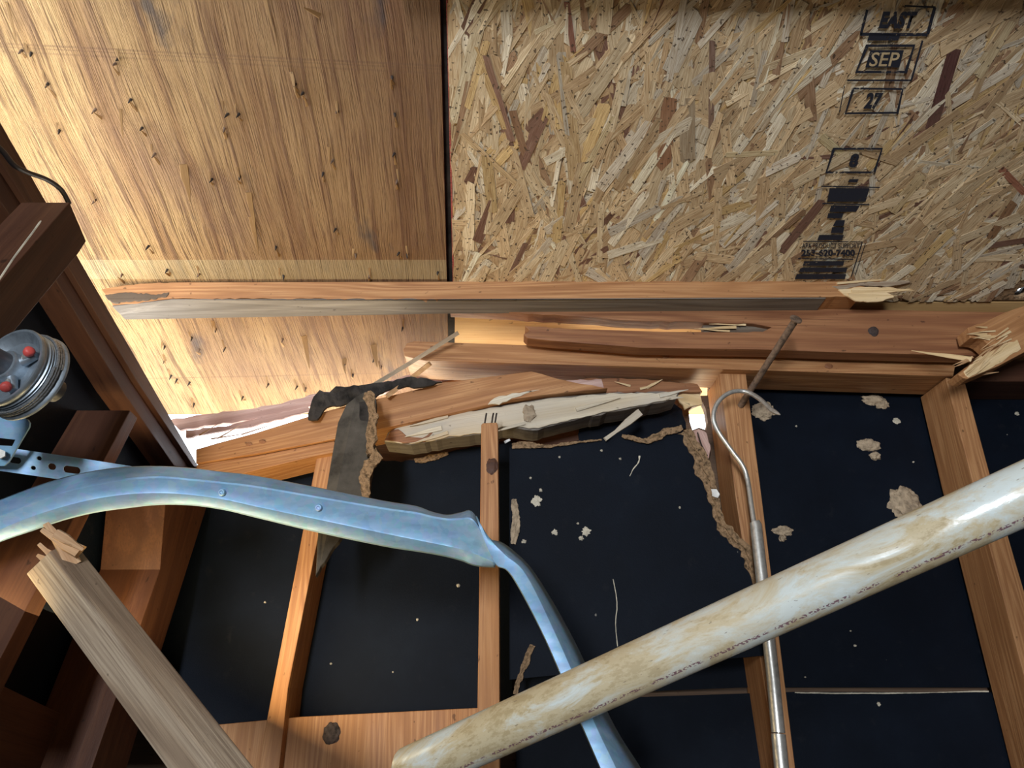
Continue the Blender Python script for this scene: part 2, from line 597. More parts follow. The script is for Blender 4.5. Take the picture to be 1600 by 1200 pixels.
def blob(name, px, py, Y, rx, ry, thick, mat, parent=None, seed=0, tuft=0.25):
    """a lump stuck on the plane y = Y; rx, ry in pixels"""
    c = wy(px, py, Y)
    sx = (wy(px + rx, py, Y) - c).length
    sz = (wy(px, py + ry, Y) - c).length
    bm = bmesh.new()
    bmesh.ops.create_icosphere(bm, subdivisions=4, radius=1)
    for v in bm.verts:
        d = v.co.normalized()
        w = 1 + tuft * noise.noise(d * 1.7 + Vector((seed * 7.1, 0, 0))) + 0.5 * tuft * noise.noise(d * 9 + Vector((0, seed * 3.3, 0)))
        v.co = Vector((d.x * sx * w, min(d.y, 0.15) * thick * w, d.z * sz * w))
    return bm_obj(name, bm, mat, parent, Matrix.Translation(c), smooth=70)


def ribbon(name, px_pts, Y, widths, thick, mat, parent=None, amp=1.0, m=3):
    """torn fibrous edge following a pixel line in the plane y = Y: a ragged flake of two overlapping layers"""
    pts = spline([(x, y, w) for (x, y), w in zip(px_pts, widths)], m)
    left, right = [], []
    for i, (x, y, w) in enumerate(pts):
        x2, y2, _ = pts[min(i + 1, len(pts) - 1)]
        x1, y1, _ = pts[max(i - 1, 0)]
        L = math.hypot(x2 - x1, y2 - y1) or 1
        nx, ny = -(y2 - y1) / L, (x2 - x1) / L
        a, b = w * random.uniform(0.30, 0.72), w * random.uniform(0.30, 0.72)
        left.append((x + nx * a, y + ny * a))
        right.append((x - nx * b, y - ny * b))
    w0 = sum(widths) / len(widths)
    o = slab_y(name, jag(left + right[::-1], w0 * 0.11 * amp, max(2.0, w0 * 0.28)), Y - thick * 0.5, thick * 0.5, mat, parent, None, 0)
    if w0 > 5:
        half = [((l[0] + r[0]) / 2 + random.uniform(-1, 1), (l[1] + r[1]) / 2 + random.uniform(-1, 1)) for l, r in zip(left, right)]
        k = random.choice((0, 1))
        slab_y(name, jag(half + (left if k else right)[::-1], w0 * 0.10, max(2.0, w0 * 0.25)), Y - thick, thick * 0.45, mat, parent, None, 0)
    return o


def plate(name, outer, holes, thick, mat, mw, parent=None):
    """sheet metal with holes; 2-D loops in the frame mw"""
    bm = bmesh.new()
    edges = []
    for loop in [outer] + holes:
        vsx = [bm.verts.new((x, y, 0)) for x, y in loop]
        edges += [bm.edges.new((vsx[i], vsx[(i + 1) % len(vsx)])) for i in range(len(vsx))]
    bmesh.ops.triangle_fill(bm, use_beauty=True, edges=edges)
    fs = bm.faces[:]
    ext = bmesh.ops.extrude_face_region(bm, geom=fs)
    for v in [g for g in ext['geom'] if isinstance(g, bmesh.types.BMVert)]:
        v.co.z -= thick
    return bm_obj(name, bm, mat, parent, mw)


def box(name, lo, hi, mat, parent=None, bevel=0.0):
    lo, hi = Vector(lo), Vector(hi)
    c = (lo + hi) / 2
    bm = bmesh.new()
    bmesh.ops.create_cube(bm, size=1)
    for v in bm.verts:
        v.co = Vector((v.co.x * (hi.x - lo.x), v.co.y * (hi.y - lo.y), v.co.z * (hi.z - lo.z)))
    return bm_obj(name, bm, mat, parent, Matrix.Translation(c), bevel=bevel)


def lathe(name, prof, mw, mat, parent=None, n=48, smooth=35):
    bm = bmesh.new()
    rings = [[bm.verts.new((r * math.cos(2 * PI * k / n), r * math.sin(2 * PI * k / n), a)) for k in range(n)] for r, a in prof]
    for p, q in zip(rings, rings[1:]):
        for k in range(n):
            bm.faces.new((p[k], p[(k + 1) % n], q[(k + 1) % n], q[k]))
    bm.faces.new(rings[0][::-1])
    bm.faces.new(rings[-1])
    return bm_obj(name, bm, mat, parent, mw, smooth)


# ------------------------------------------------------------------ the setting
struct(box('floor', (-0.75, -3.0, -0.1), (3.2, 1.40, 0.0), M['concrete']))
struct(box('wall_left', (-0.75, -3.1, 0.0), (3.2, -3.0, 4.1), M['room_wall']))
struct(box('wall_rear', (3.2, -3.1, 0.0), (3.3, 1.40, 4.1), M['room_wall']))

# roofing felt over the boards: closes the joints from above
fu0, fu1, fv0, fv1 = -1.45, 3.35, -0.092, 4.85
hx, hy = deck(1597, 457)
hole = [(hx + 0.010 * math.cos(a) * random.uniform(0.6, 1.3), hy + 0.012 * math.sin(a) * random.uniform(0.6, 1.3)) for a in [2 * PI * k / 9 for k in range(9)]]
felt = plate('ceiling', [(fu0, fv0), (fu1, fv0), (fu1, fv1), (fu0, fv1)], [hole], 0.006, M['felt'], DECK_M @ Matrix.Translation((0, 0, -0.0125)))
struct(felt)

# outer boarding of the side wall, with the hole knocked through it
sy = 1.372
tl, tr = wx(300, 742, -0.65).z, CZ + 0.70
hpx = [(1076, 641), (1084, 634), (1098, 628), (1103, 640), (1106, 660), (1103, 672), (1092, 668), (1082, 672), (1078, 660)]
hole2 = [wy(x, y, sy) for x, y in hpx]
outer = [(-0.78, 0.0), (3.2, 0.0), (3.2, tr), (wy(1115, 600, sy).x, tr), (wy(1108, 618, sy).x, wy(1108, 618, sy).z), (wy(700, 624, sy).x, wy(700, 624, sy).z), (wy(600, 680, sy).x, wy(600, 680, sy).z), (wy(480, 708, sy).x, wy(480, 708, sy).z), (-0.78, tl)]
o = plate('wall_right', outer, [[(p.x, p.z) for p in hole2]], 0.018, M['siding'], Matrix(((1, 0, 0, 0), (0, 0, -1, sy), (0, 1, 0, 0), (0, 0, 0, 1))))
struct(o)

# sheathing of the front wall (left in the picture): its top follows the rake, leaving a slot under the roof
ra, rb = wx(0, 275, -0.70), wx(302, 728, -0.70)
k_ = (rb.z - ra.z) / (rb.y - ra.y)
pts = [Vector((-0.70, -3.0, 0)), Vector((-0.70, 1.372, 0)), Vector((-0.70, 1.372, rb.z + k_ * (1.372 - rb.y))), Vector((-0.70, -3.0, ra.z + k_ * (-3.0 - ra.y)))]
o = prism('wall_front', pts, 0.02, M['sheathing'], None, Vector((0, 1, 0)), 0, Vector((1, 0, 0)))
struct(o)

# ------------------------------------------------------------------ roof sheets
ga, gb, gc = deck(687, 0), deck(698, 440), deck(700, 545)
ha, hb = deck(698, 0), deck(708, 440)


def ext(p, q, v):
    t = (v - p[1]) / (q[1] - p[1])
    return (p[0] + (q[0] - p[0]) * t, v)


def deck_sheet(name, loop, thick, mat):
    return plate(name, loop, [], thick, mat, DECK_M)


VE = -0.083                                       # eave edge of the sheets
vt = deck(800, 0)[1] + 0.5
vo = deck(1500, 469)[1]
ply = deck_sheet('plywood_sheet', [(-1.40, VE), ext(gb, gc, VE), gb, ext(ga, gb, vt), (-1.40, vt)], 0.0122, M['plywood'])
tag(ply, 'weathered plywood roof sheet with splinters and nail points, left of the black joint', 'roof sheet')
low = deck_sheet('plywood_sheet', [(ext(gb, gc, VE)[0] + 0.011, VE), (1.9, VE), (1.9, vo - 0.006), (gb[0] + 0.013, vo - 0.006)], 0.0122, M['eave_ply'])
tag(low, 'plywood eave sheet below the strand board, glimpsed through the split beam', 'roof sheet')
osb_loop = [(ext(ha, hb, vo)[0] + 0.001, vo), (1.9, vo), (1.9, vt), ext(ha, hb, vt)]
osb = plate('strand_board', osb_loop, [[(hx + 0.014 * math.cos(a), hy + 0.016 * math.sin(a)) for a in [2 * PI * k / 10 for k in range(10)]]], 0.011, M['fibre'], DECK_M)
tag(osb, 'oriented strand board roof sheet of pale wood flakes with black stamped print', 'roof sheet')

# strands of the board
PAL = [((0.66, 0.50, 0.31), 30), ((0.74, 0.60, 0.40), 24), ((0.56, 0.40, 0.235), 18), ((0.84, 0.76, 0.60), 12), ((0.66, 0.59, 0.48), 12), ((0.38, 0.24, 0.145), 8), ((0.23, 0.125, 0.09), 3), ((0.68, 0.49, 0.24), 7)]
PW = [w for _, w in PAL]
umin, umax, vmin, vmax = hb[0], 1.55, vo, vt


def strand_geo(u, v, ang, L, W, z, tilt, roll):
    """one flake: thin six-sided chip; returns verts, faces and grain coordinates"""
    ca, sa = math.cos(ang), math.sin(ang)
    t = random.uniform(-0.5, 0.5)
    e0, e1 = random.uniform(0.05, 0.5) * W, random.uniform(0.05, 0.5) * W
    lw = random.uniform(0.8, 1.0)
    loc = [(-L / 2, -W / 2 * lw), (L / 2 - e1, -W / 2), (L / 2, W * 0.5 * t), (L / 2 - e1 * random.uniform(0.2, 2), W / 2 * lw), (-L / 2 + e0, W / 2), (-L / 2 + e0 * 0.3, W * 0.2 * t)]
    th = 0.0007
    vtop, vbot, gr = [], [], []
    ox, oy = random.uniform(0, 90), random.uniform(0, 90)
    for x, y in loc:
        X, Y = u + x * ca - y * sa, v + x * sa + y * ca
        Z = z + x * tilt + y * roll
        Y = max(vmin - 0.001, Y)
        X = max(ext(ha, hb, Y)[0] + 0.0005, X)
        vtop.append((X, Y, Z))
        vbot.append((X, Y, Z - th))
        gr.append((ox + x, oy + y, 0))
    verts = vtop + vbot
    faces = [tuple(range(6)), tuple(range(11, 5, -1))] + [(i, i + 6, (i + 1) % 6 + 6, (i + 1) % 6) for i in range(6)]
    return verts, faces, gr + gr


def strand_mesh(name, items, kind=None):
    V, Fc, G, T = [], [], [], []
    for (vv, ff, gg), tint in items:
        b = len(V)
        V += vv
        Fc += [tuple(i + b for i in f) for f in ff]
        G += gg
        T += [(*tint, 1)] * len(vv)
    me = bpy.data.meshes.new(name)
    me.from_pydata(V, [], Fc)
    at = me.attributes.new('tint', 'FLOAT_COLOR', 'POINT')
    at.data.foreach_set('color', [x for t in T for x in t])
    ag = me.attributes.new('grain', 'FLOAT_VECTOR', 'POINT')
    ag.data.foreach_set('vector', [x for g in G for x in g])
    me.materials.append(M['strand'])
    o = bpy.data.objects.new(name, me)
    o.matrix_world = DECK_M
    link(o, osb)
    if kind:
        o['kind'] = kind
    return o


def tint():
    c = random.choices(PAL, PW)[0][0]
    f = random.uniform(0.82, 1.15)
    return tuple(min(0.9, x * f) for x in c)


stuff = []
for i in range(12500):
    u0 = random.uniform(umin - 0.01, umax)
    L = min(0.17, random.lognormvariate(math.log(0.078), 0.5))
    W = min(0.028, random.lognormvariate(math.log(0.0115), 0.6))
    ang = PI / 2 + random.gauss(-0.22 - 0.32 * min(1, max(0, u0 / 0.7)), 0.40) if random.random() < 0.84 else random.uniform(0, PI)
    u, v = u0, random.uniform(vmin, vmax)
    if math.hypot(u - hx, v - hy) < 0.02 + L / 2:
        continue
    z = 0.0004 + 0.0042 * (i / 12500.0)
    stuff.append((strand_geo(u, v, ang, L, W, z, random.gauss(0, 0.010), random.gauss(0, 0.075)), tint()))
strand_mesh('strand_layer', stuff, 'stuff')
hand = [((1490, 72), (1452, 203), 20, (0.115, 0.05, 0.045)), ((985, 58), (898, 182), 26, (0.60, 0.49, 0.33)), ((1090, 10), (1045, 112), 28, (0.58, 0.53, 0.44)),
        ((1254, 98), (1180, 205), 20, (0.66, 0.55, 0.40)), ((1255, 0), (1215, 62), 18, (0.62, 0.52, 0.36)), ((1045, 148), (1036, 265), 24, (0.33, 0.17, 0.095)),
        ((1072, 150), (1074, 255), 24, (0.40, 0.32, 0.22)), ((800, 470 - 300), (830, 270), 12, (0.30, 0.17, 0.10)), ((1584, 310), (1545, 370), 16, (0.30, 0.17, 0.09)),
        ((752, 20), (708, 190), 20, (0.68, 0.58, 0.40)), ((740, 70), (790, 200), 11, (0.60, 0.42, 0.20)), ((720, 205), (812, 290), 9, (0.58, 0.42, 0.24)),
        ((900, 290), (960, 180), 14, (0.64, 0.52, 0.32)), ((880, 92), (900, 280), 24, (0.55, 0.40, 0.22)), ((1600, 210), (1480, 320), 26, (0.60, 0.47, 0.30)),
        ((1130, 240), (1215, 236), 9, (0.66, 0.54, 0.33)), ((835, 50), (925, 0), 9, (0.72, 0.62, 0.42)), ((1112, 60), (1110, 200), 9, (0.24, 0.15, 0.12)),
        ((950, 362), (1030, 320), 16, (0.55, 0.50, 0.42)), ((1000, 400), (1040, 345), 18, (0.56, 0.50, 0.42)), ((1315, 240), (1280, 210), 14, (0.60, 0.5, 0.3)),
        ((885, 0), (896, 80), 9, (0.26, 0.12, 0.085)), ((760, 240), (770, 330), 18, (0.50, 0.36, 0.18)), ((1560, 260), (1600, 300), 10, (0.36, 0.16, 0.10)),
        ((1520, 120), (1575, 30), 24, (0.60, 0.49, 0.31)), ((1390, 330), (1440, 270), 20, (0.56, 0.43, 0.25)), ((1395, 70), (1330, 180), 0, None)]
n_single = 0
for a, b, w, c in hand:
    if not c:
        continue
    pa, pb = deck(*a), deck(*b)
    L = math.hypot(pb[0] - pa[0], pb[1] - pa[1])
    ang = math.atan2(pb[1] - pa[1], pb[0] - pa[0])
    mid = ((a[0] + b[0]) / 2, (a[1] + b[1]) / 2)
    W = abs(deck(mid[0] + w, mid[1])[0] - deck(*mid)[0])
    strand_mesh('strand', [(strand_geo((pa[0] + pb[0]) / 2, (pa[1] + pb[1]) / 2, ang, L, W, 0.0056, 0.0, random.gauss(0, 0.03)), c)])
    n_single += 1
while n_single < 296:
    px, py = random.uniform(705, 1600), random.uniform(2, 462)
    u, v = deck(px, py)
    if math.hypot(u - hx, v - hy) < 0.06 or (1240 < px < 1470 and random.random() < 0.7):
        continue
    n_single += 1
    L = random.uniform(0.06, 0.15)
    W = random.uniform(0.007, 0.024)
    ang = PI / 2 + random.gauss(-0.22 - 0.32 * min(1, max(0, u / 0.7)), 0.42)
    strand_mesh('strand', [(strand_geo(u, v, ang, L, W, 0.0046 + 0.0012 * random.random(), random.gauss(0, 0.006), random.gauss(0, 0.06)), tint())])

# red paint along the sawn edge of the board
e = ext(ha, hb, vt)
plate('painted_edge', [(ext(ha, hb, vo)[0] - 0.0005, vo), (ext(ha, hb, vo)[0] + 0.0022, vo), (e[0] + 0.0022, vt), (e[0] - 0.0005, vt)], [], 0.013, M['edge_paint'], DECK_M @ Matrix.Translation((0, 0, 0.0042)), osb)

# stamped print
INK_Z = 0.0082


def ink_poly(name, px_pts, z=INK_Z, mat='ink'):
    me = bpy.data.meshes.new(name)
    P = [deck(*p) for p in px_pts]
    me.from_pydata([(u, v, z) for u, v in P], [], [tuple(range(len(P)))])
    me.materials.append(M[mat])
    o = bpy.data.objects.new(name, me)
    o.matrix_world = DECK_M
    return link(o, osb)


def ink_line(a, b, w, name='printed_line'):
    L = math.hypot(b[0] - a[0], b[1] - a[1])
    nx, ny = -(b[1] - a[1]) / L * w / 2, (b[0] - a[0]) / L * w / 2
    return ink_poly(name, [(a[0] + nx, a[1] + ny), (b[0] + nx, b[1] + ny), (b[0] - nx, b[1] - ny), (a[0] - nx, a[1] - ny)])


def ink_frame(pts, w, name='printed_frame'):
    """closed box outline"""
    cx = sum(p[0] for p in pts) / len(pts)
    cy = sum(p[1] for p in pts) / len(pts)
    inner = [(x - w * (1 if x > cx else -1), y - w * (1 if y > cy else -1)) for x, y in pts]
    me = bpy.data.meshes.new(name)
    P = [deck(*p) for p in pts + inner]
    n = len(pts)
    me.from_pydata([(u, v, INK_Z) for u, v in P], [], [(i, (i + 1) % n, n + (i + 1) % n, n + i) for i in range(n)])
    me.materials.append(M['ink'])
    o = bpy.data.objects.new(name, me)
    o.matrix_world = DECK_M
    return link(o, osb)


def ink_text(s, cx, cy, w, h, z=INK_Z, mat='ink', slant=0.0, bold=0.05):
    cu = bpy.data.curves.new('printed_text', 'FONT')
    cu.body = s
    cu.align_x = 'CENTER'
    cu.align_y = 'CENTER'
    cu.offset = bold
    cu.resolution_u = 3
    tmp = bpy.data.objects.new('tmp_text', cu)
    COL.objects.link(tmp)
    bpy.context.view_layer.update()
    dg = bpy.context.evaluated_depsgraph_get()
    me = bpy.data.meshes.new_from_object(tmp.evaluated_get(dg))
    bpy.data.objects.remove(tmp)
    xs = [v.co.x for v in me.vertices]
    ys = [v.co.y for v in me.vertices]
    x0, x1, y0, y1 = min(xs), max(xs), min(ys), max(ys)
    for v in me.vertices:
        fx = (v.co.x - x0) / (x1 - x0) - 0.5
        fy = (v.co.y - y0) / (y1 - y0) - 0.5
        u, q = deck(cx + fx * w + fy * slant, cy - fy * h)
        v.co = (u, q, z)
    me.materials.clear()
    me.materials.append(M[mat])
    o = bpy.data.objects.new('printed_text', me)
    o.matrix_world = DECK_M
    return link(o, osb)


ink_text('EAST', 1400, 28, 54, 27, slant=8)
ink_line((1352, 12), (1342, 51), 4)
ink_line((1341, 50), (1446, 51), 5)
ink_line((1457, 8), (1446, 50), 5)
ink_line((1410, 6), (1458, 8), 3)
ink_poly('printed_block', [(1356, 49), (1404, 50), (1400, 60), (1352, 60)])
ink_frame([(1350, 66), (1427, 66), (1414, 111), (1333, 111)], 4)
ink_line((1438, 60), (1421, 121), 3)
ink_line((1321, 122), (1421, 122), 3)
ink_poly('printed_block', [(1357, 75), (1409, 75), (1402, 102), (1349, 102)])
ink_text('SEP', 1379, 89, 44, 22, INK_Z + 0.0006, 'ink_gap', slant=6, bold=0.01)
ink_frame([(1329, 133), (1409, 134), (1401, 174), (1317, 175)], 3.2)
ink_line((1317, 131), (1309, 172), 1.5)
ink_text('27', 1362, 154, 25, 26, slant=7)
ink_frame([(1299, 227), (1377, 227), (1365, 267), (1287, 267)], 3.2)
ink_text('8', 1332, 247, 14, 22, slant=5)
ink_poly('printed_block', [(1325, 276), (1339, 276), (1337, 281), (1322, 281)])
ink_line((1281, 287), (1372, 289), 2)
ink_poly('printed_block', [(1294, 290), (1356, 290), (1350, 311), (1290, 311)])
ink_line((1283, 314), (1356, 316), 2)
ink_poly('printed_block', [(1296, 317), (1341, 317), (1335, 327), (1294, 327)])
ink_poly('printed_block', [(1292, 329), (1316, 329), (1313, 337), (1290, 337)])
ink_poly('printed_block', [(1304, 340), (1318, 340), (1316, 349), (1299, 349)])
ink_poly('printed_block', [(1298, 351), (1317, 351), (1315, 360), (1296, 360)])
ink_poly('printed_block', [(1278, 363), (1316, 363), (1314, 371), (1275, 371)])
ink_line((1253, 373), (1345, 374), 1.6)
ink_text('APA PRODUCT SUPPORT', 1296, 380, 90, 8, bold=0.02)
ink_text('253-620-7400', 1292, 391, 84, 11)
ink_line((1245, 400), (1331, 401), 2)
ink_line((1345, 374), (1328, 428), 1.8)
ink_line((1350, 376), (1334, 426), 1.2)
ink_poly('printed_block', [(1255, 404), (1317, 404), (1315, 411), (1252, 411)])
ink_poly('printed_block', [(1249, 414), (1322, 414), (1320, 421), (1246, 421)])
ink_poly('printed_block', [(1243, 424), (1320, 424), (1318, 432), (1240, 432)])

# nail points and lifted splinters under the plywood
TIPS = [(35, 78), (48, 82), (185, 92), (181, 100), (92, 203), (75, 130), (150, 170), (222, 200), (205, 155), (243, 240), (357, 178), (374, 178), (350, 200), (332, 280),
        (374, 275), (150, 312), (233, 384), (262, 421), (312, 428), (462, 132), (474, 145), (528, 175), (616, 178), (612, 120), (521, 250), (505, 270), (617, 240), (621, 282),
        (525, 358), (431, 386), (555, 397), (624, 395), (636, 397), (578, 430), (684, 425), (442, 430), (190, 428), (337, 514), (299, 527), (311, 545), (352, 543), (257, 541),
        (258, 563), (277, 592), (297, 597), (442, 530), (585, 562), (630, 512), (596, 573), (380, 620), (551, 585), (540, 566), (303, 630), (465, 604), (478, 606), (420, 600), (268, 586)]


def at_deck(px, py, z=0.0):
    u, v = deck(px, py)
    return DECK_M @ Vector((u, v, z))


for i, (x, y) in enumerate(TIPS):
    a = at_deck(x, y, -0.003)
    tilt = Vector((random.uniform(-0.5, 0.5), random.uniform(-0.5, 0.5), 0)) * 0.004
    tube('nail_tip', [a, a + DZ * 0.008 + tilt, a + DZ * random.uniform(0.013, 0.018) + tilt * 1.6], [0.0024, 0.0020, 0.0004], M['nail_dark'] if i % 3 else M['rust'], ply, 6)
    for j in range(random.choice((1, 1, 2))):
        up = random.choice((-1, 1))
        L = random.uniform(0.010, 0.024)
        b = a + DX * random.uniform(-0.003, 0.003)
        shard('splinter', b - DY * L * up + DZ * 0.0028, b + DZ * random.uniform(0.009, 0.014) + DX * random.uniform(-0.003, 0.003), random.uniform(0.003, 0.0055), 0.0012, M['chip'], ply, 0.15)
for (x0, y0), (x1, y1), w in [((288, 256), (304, 306), 0.014), ((388, 300), (402, 354), 0.011), ((393, 338), (406, 390), 0.011), ((476, 524), (490, 566), 0.013), ((583, 538), (592, 564), 0.013),
                              ((500, 25), (478, 5), 0.008), ((537, 560), (543, 575), 0.008), ((188, 170), (200, 210), 0.005), ((455, 112), (465, 138), 0.006), ((415, 0), (432, 42), 0.006), ((10, 4), (38, 70), 0.004)]:
    a, b = at_deck(x0, y0, 0.001), at_deck(x1, y1, 0.019)
    shard('splinter', a, b, w, 0.0015, M['chip'], ply, 0.12)

# unseen purlin above the frame, added for its shadow along the top edge
top = empty('shadow_purlin', at_deck(1100, 4, 0.02))
tag(top, 'unseen dark timber above the top edge of the picture, added for its shadow', 'timber')
zz = deck(800, -40)[1]
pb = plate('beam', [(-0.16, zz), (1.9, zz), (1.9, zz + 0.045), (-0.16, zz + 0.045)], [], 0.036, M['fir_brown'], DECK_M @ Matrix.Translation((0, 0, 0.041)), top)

# ------------------------------------------------------------------ battens and beams under the roof edge
# long batten
bat = slab_y('roof_batten', jag([(158, 452), (200, 445), (268, 441), (700, 440), (1200, 434), (1380, 431), (1352, 437), (1385, 439), (1340, 446), (1372, 452), (1330, 458), (1345, 463), (1300, 464), (700, 467), (268, 466), (215, 474), (176, 476)], 1.2, 9, {0, 1, 5, 6, 7, 8, 9, 10, 11, 13, 14, 15}), 1.15, 0.052, M['fir'], None, ((200, 453), (1300, 449)))
tag(bat, 'long slim roof batten under both roof sheets, snapped at its right end', 'batten')
for a, b, w in [((1308, 443), (1438, 433), 0.005), ((1330, 456), (1428, 452), 0.007), ((1325, 461), (1402, 463), 0.007)]:
    shard('splinter', wy(*a, 1.148), wy(*b, 1.149), w, 0.006, M['fresh'], bat)
slab_y('torn_face', jag([(1300, 447), (1345, 441), (1418, 437), (1424, 441), (1392, 447), (1352, 446), (1330, 449), (1312, 452)], 1.0, 7), 1.1487, 0.003, M['grey_wood'], bat, ((1300, 447), (1420, 439)))
slab_y('torn_face', jag([(1310, 452), (1352, 448), (1396, 449), (1428, 452), (1386, 457), (1398, 464), (1372, 471), (1338, 470), (1320, 461)], 1.2, 6), 1.1475, 0.004, M['fresh'], bat, ((1310, 455), (1420, 453)))
slab_y('rotten_patch', jag([(163, 460), (200, 457), (240, 460), (264, 456), (260, 464), (215, 471), (180, 474), (168, 468)], 1.6, 4), 1.1488, 0.004, M['rot'], bat, ((165, 460), (260, 458)))

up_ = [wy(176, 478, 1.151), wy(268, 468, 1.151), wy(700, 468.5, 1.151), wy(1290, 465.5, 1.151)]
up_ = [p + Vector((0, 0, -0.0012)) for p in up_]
prism('weathered_shaded_underside', up_ + [p + Vector((0, 0.049, 0)) for p in up_[::-1]], 0.002, M['grey_dark'], bat, Vector((1, 0, 0)), 0, Vector((0, 0, -1)))  # grey weathered face with the underside's shade put into its colour

# board split lengthwise: two tongues on the left, whole on the right
spl = slab_y('split_board', jag([(702, 483), (900, 478), (1210, 481), (1590, 488), (1592, 548), (1540, 556), (1450, 554), (1300, 550), (1190, 546), (1000, 543), (900, 535), (860, 532), (824, 528), (818, 522), (829, 517), (820, 509),
                                 (905, 514), (1040, 518), (1150, 519), (1192, 518), (1206, 511), (1180, 506), (1120, 504), (1000, 501), (880, 493), (780, 487)], 1.0, 14, {12, 13, 14, 15, 18, 19, 20, 21, 22, 23, 24}), 1.195, 0.032, M['fir_red'], None, ((820, 515), (1560, 525)))
tag(spl, 'reddish brown board split lengthwise into two tongues under the long batten', 'board')
slab_y('split_heart', jag([(1095, 503), (1205, 502), (1214, 510), (1200, 521), (1100, 520)], 2, 6), 1.206, 0.018, M['rot'], spl, ((1095, 510), (1210, 510)))
for a, b, w in [((1150, 512), (1092, 514), 0.006), ((1165, 507), (1108, 506), 0.005), ((1140, 517), (1085, 513), 0.004)]:
    shard('splinter', wy(*a, 1.2), wy(*b, 1.2), w, 0.005, M['fresh'], spl)
blob('knot', 1365, 518, 1.1945, 8, 7, 0.0015, M['knot'], spl, 4)
shard('splinter', wy(1258, 483, 1.193), wy(1276, 473, 1.18), 0.0035, 0.002, M['fresh'], spl)

# top plate: squared end on the left
tp = slab_y('top_plate', [(630, 546), (636, 536), (648, 533), (1000, 545), (1300, 556), (1494, 562), (1490, 588), (1200, 579), (900, 570), (664, 563), (632, 556)], 1.242, 0.089, M['fir'], None, ((650, 548), (1480, 575)))
tag(tp, 'straight orange top plate with a sawn left end, below the split board', 'beam')
for (x, y) in [(1295, 572), (1040, 556)]:
    blob('knot', x, y, 1.2415, 6, 4, 0.0015, M['fir_red'], tp, x)

# sagging double plate on the left
d1 = slab_y('sagging_plate', jag([(306, 702), (340, 692), (400, 676), (490, 648), (540, 634), (594, 622), (699, 597), (830, 580), (862, 589), (905, 599), (950, 606), (900, 612), (850, 617), (800, 624), (725, 641), (597, 670), (522, 686), (400, 709), (306, 724)], 0.8, 12, {7, 8, 9, 10, 11}), 1.24, 0.080, M['fir'], None, ((306, 712), (800, 605)))
tag(d1, 'upper orange plate of the sagging corner, tilting down to the left', 'beam')
slab_y('scraped_patch', jag([(762, 632), (772, 622), (805, 614), (838, 610), (800, 622), (780, 632)], 1.5, 6), 1.2385, 0.004, M['weathered'], d1, ((762, 630), (838, 610)))
d1b = slab_y('sagging_plate', [(308, 726), (400, 712), (522, 689), (528, 706), (495, 712), (400, 735), (330, 752), (300, 752)], 1.247, 0.080, M['fir'], None, ((308, 738), (522, 697)))
tag(d1b, 'lower orange plate under the sagging corner, above the galvanised track', 'beam')
for x, y, s in [(410, 690, 1), (389, 694, 2)]:
    blob('knot', x, y, 1.2395, 5, 3, 0.001, M['fir_red'], d1, s)

d2 = slab_y('split_plate', jag([(600, 690), (606, 676), (625, 666), (725, 643), (800, 631), (860, 621), (960, 613), (1062, 612), (1058, 622), (1045, 626), (960, 643), (900, 656), (860, 666), (841, 672), (785, 668), (750, 679), (710, 683), (642, 695)], 1.3, 9, {0, 6, 7, 8, 9, 10, 11, 12, 13, 14, 15, 16}), 1.256, 0.058, M['grey_dark'], None, ((610, 685), (1050, 618)))
tag(d2, 'whitish splintered plate torn open behind the middle stud', 'beam')
slab_y('torn_face', jag([(601, 689), (608, 676), (625, 667), (725, 644), (800, 632), (860, 622), (960, 614), (1060, 613), (1056, 621), (1043, 625), (960, 641), (900, 654), (860, 663), (841, 669), (785, 666), (750, 677), (710, 681), (642, 693)], 1.4, 8), 1.2515, 0.004, M['weathered'], d2, ((610, 685), (1050, 618)))
slab_y('bark_face', jag([(600, 688), (612, 672), (622, 670), (636, 682), (660, 684), (680, 671), (664, 690), (630, 692)], 1.5, 7), 1.2505, 0.004, M['fir_red'], d2, ((600, 690), (680, 675)))
blob('knot', 826, 645, 1.2515, 10, 11, 0.006, M['grey_wood'], d2, 3, 0.5)
for a, b, w in [((690, 668), (632, 680), 0.010), ((700, 676), (648, 692), 0.008), ((1030, 618), (1075, 608), 0.008), ((1040, 622), (1068, 620), 0.007), ((820, 660), (775, 672), 0.008), ((700, 650), (640, 666), 0.007), ((900, 640), (970, 622), 0.008)]:
    shard('splinter', wy(*a, 1.250), wy(*b, 1.247), w, 0.006, M['weathered'], d2)
d3 = slab_y('broken_board', jag([(845, 612), (860, 598), (930, 590), (1010, 592), (1090, 600), (1098, 612), (1062, 612), (960, 613), (870, 622)], 1.2, 9), 1.29, 0.03, M['fir_red'], None, ((845, 612), (1090, 603)))
tag(d3, 'short broken brown board above the whitish plate, under the top plate', 'board')
for a, b, w in [((1010, 606), (1035, 592), 0.006), ((1000, 607), (1022, 601), 0.005), ((985, 603), (960, 597), 0.005)]:
    shard('splinter', wy(*a, 1.288), wy(*b, 1.283), w, 0.003, M['fresh'], d3)

slab_y('scraped_patch', jag([(862, 604), (885, 594), (940, 592), (944, 606), (915, 614), (872, 619)], 1.2, 7), 1.2885, 0.003, M['pink_wood'], d3, ((862, 612), (944, 598)))

